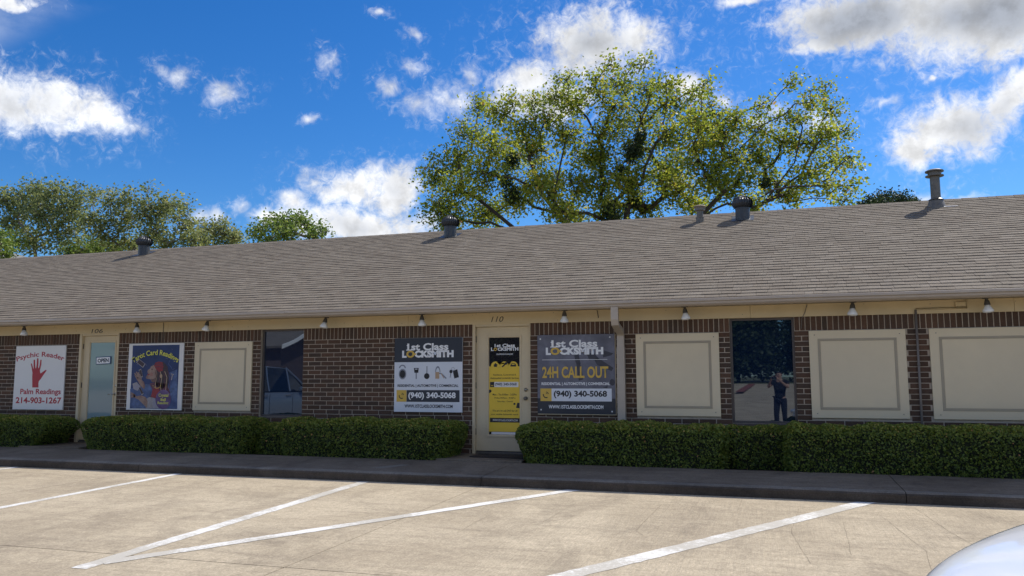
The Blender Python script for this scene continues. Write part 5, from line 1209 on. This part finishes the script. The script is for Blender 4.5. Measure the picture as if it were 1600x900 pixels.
pel = nd(BP(0, b0, .98), .135); wa = nd(BP(0, b0, 1.14), .125, pel); ch = nd(BP(0, b0, 1.34), .140, wa); nk = nd(BP(0, b0 + .01, 1.50), .058, ch); hd = nd(BP(0, b0 + .03, 1.60), .085, nk); hd2 = nd(BP(0, b0 + .03, 1.70), .085, hd)
for sg in (-1, 1):
    sh = nd(BP(sg * .19, b0, 1.43), .062, ch); el_ = nd(BP(sg * .30, b0 + .16, 1.26), .045, sh); wrs = nd(BP(sg * .11, b0 + .41, ph - .05), .028, el_)
    pm = nd(BP(sg * .085, b0 + .45, ph - .01), .030, wrs)
    for k, (ln, dz_) in enumerate(((.075, .035), (.085, .015), (.08, -.005), (.065, -.025))):
        m1 = nd(BP(sg * .085 - sg * ln * .5, b0 + .462, ph + dz_), .0095, pm); nd(BP(sg * .085 - sg * ln * .85, b0 + .455, ph + dz_ + .004), .0085, m1)
    m1 = nd(BP(sg * .06, b0 + .425, ph + .035), .011, pm); nd(BP(sg * .03, b0 + .43, ph + .045), .009, m1)
    hp_ = nd(BP(sg * .095, b0, .90), .092, pel); kn = nd(BP(sg * .115, b0 + .03, .50), .062, hp_); ak = nd(BP(sg * .12, b0 - .01, .10), .042, kn); nd(BP(sg * .13, b0 + .14, .045), .036, ak)
skinned('body', N_, E_, Rr, m_skin, person)
def shell(name, idx_pts, edges, rr, mat): return skinned(name, idx_pts, edges, rr, mat, person, 0)
shell('shirt', [BP(0, b0, .86), BP(0, b0, 1.12), BP(0, b0, 1.34), BP(0, b0 + .005, 1.455), BP(-.19, b0, 1.43), BP(-.265, b0 + .10, 1.33), BP(.19, b0, 1.43), BP(.265, b0 + .10, 1.33)], [(0, 1), (1, 2), (2, 3), (2, 4), (4, 5), (2, 6), (6, 7)], [.175, .165, .165, .075, .078, .066, .078, .066], m_tee)
shell('trousers', [BP(0, b0, 1.06), BP(-.095, b0, .88), BP(-.115, b0 + .03, .50), BP(-.12, b0 - .01, .09), BP(.095, b0, .88), BP(.115, b0 + .03, .50), BP(.12, b0 - .01, .09)], [(0, 1), (1, 2), (2, 3), (0, 4), (4, 5), (5, 6)], [.150, .108, .080, .066, .108, .080, .066], m_jean)
for sg in (-1, 1): shell('shoe', [BP(sg * .12, b0 - .05, .055), BP(sg * .125, b0 + .06, .05), BP(sg * .13, b0 + .17, .042)], [(0, 1), (1, 2)], [.052, .05, .042], m_shoe)
shell('hair', [BP(0, b0 - .005, 1.66), BP(0, b0 - .01, 1.73)], [(0, 1)], [.098, .088], m_hairb)
nose = MB(); nose.lathe([(.018, 0), (.012, .02), (.004, .03)], tuple(BP(0, b0 + .108, 1.62) - person.location), 8, tuple(fw)); nose.build('nose', m_skin, person, smooth=True)
for sg in (-1, 1):
    q = MB(); q.lathe([(.012, 0), (.010, .006)], tuple(BP(sg * .032, b0 + .105, 1.655) - person.location), 8, tuple(fw)); q.build('eye', m_ink, person)
    q = MB(); q.lathe([(.026, 0), (.02, .012), (.008, .018)], tuple(BP(sg * .084, b0 + .02, 1.64) - person.location), 8, tuple(rt * sg)); q.build('ear', m_skin, person, smooth=True)
q = MB(); q.lathe([(.024, 0), (.018, .004)], tuple(BP(0, b0 + .108, 1.585) - person.location), 8, tuple(fw)); q.build('mouth', M('lips', (.30, .12, .11), .5), person)
# phone in the hands, just behind the lens
p = thing('phone', 'dark phone held sideways by the mirrored photographer', 'phone', tuple(CAM - CF * .028))
p.rotation_euler = m4.to_euler()
q = MB(); q.bbox(-.075, .075, -.036, .036, -.004, .004, .002); q.build('case', m_ink, p)
q = MB(); q.bbox(-.070, .070, -.032, .032, .0041, .0049, .0003); q.build('screen', m_carg, p)
q = MB(); q.lathe([(.008, 0), (.008, .002)], (.0, .0, -.0041), 12, (0, 0, -1)); q.build('lens', m_brass, p)
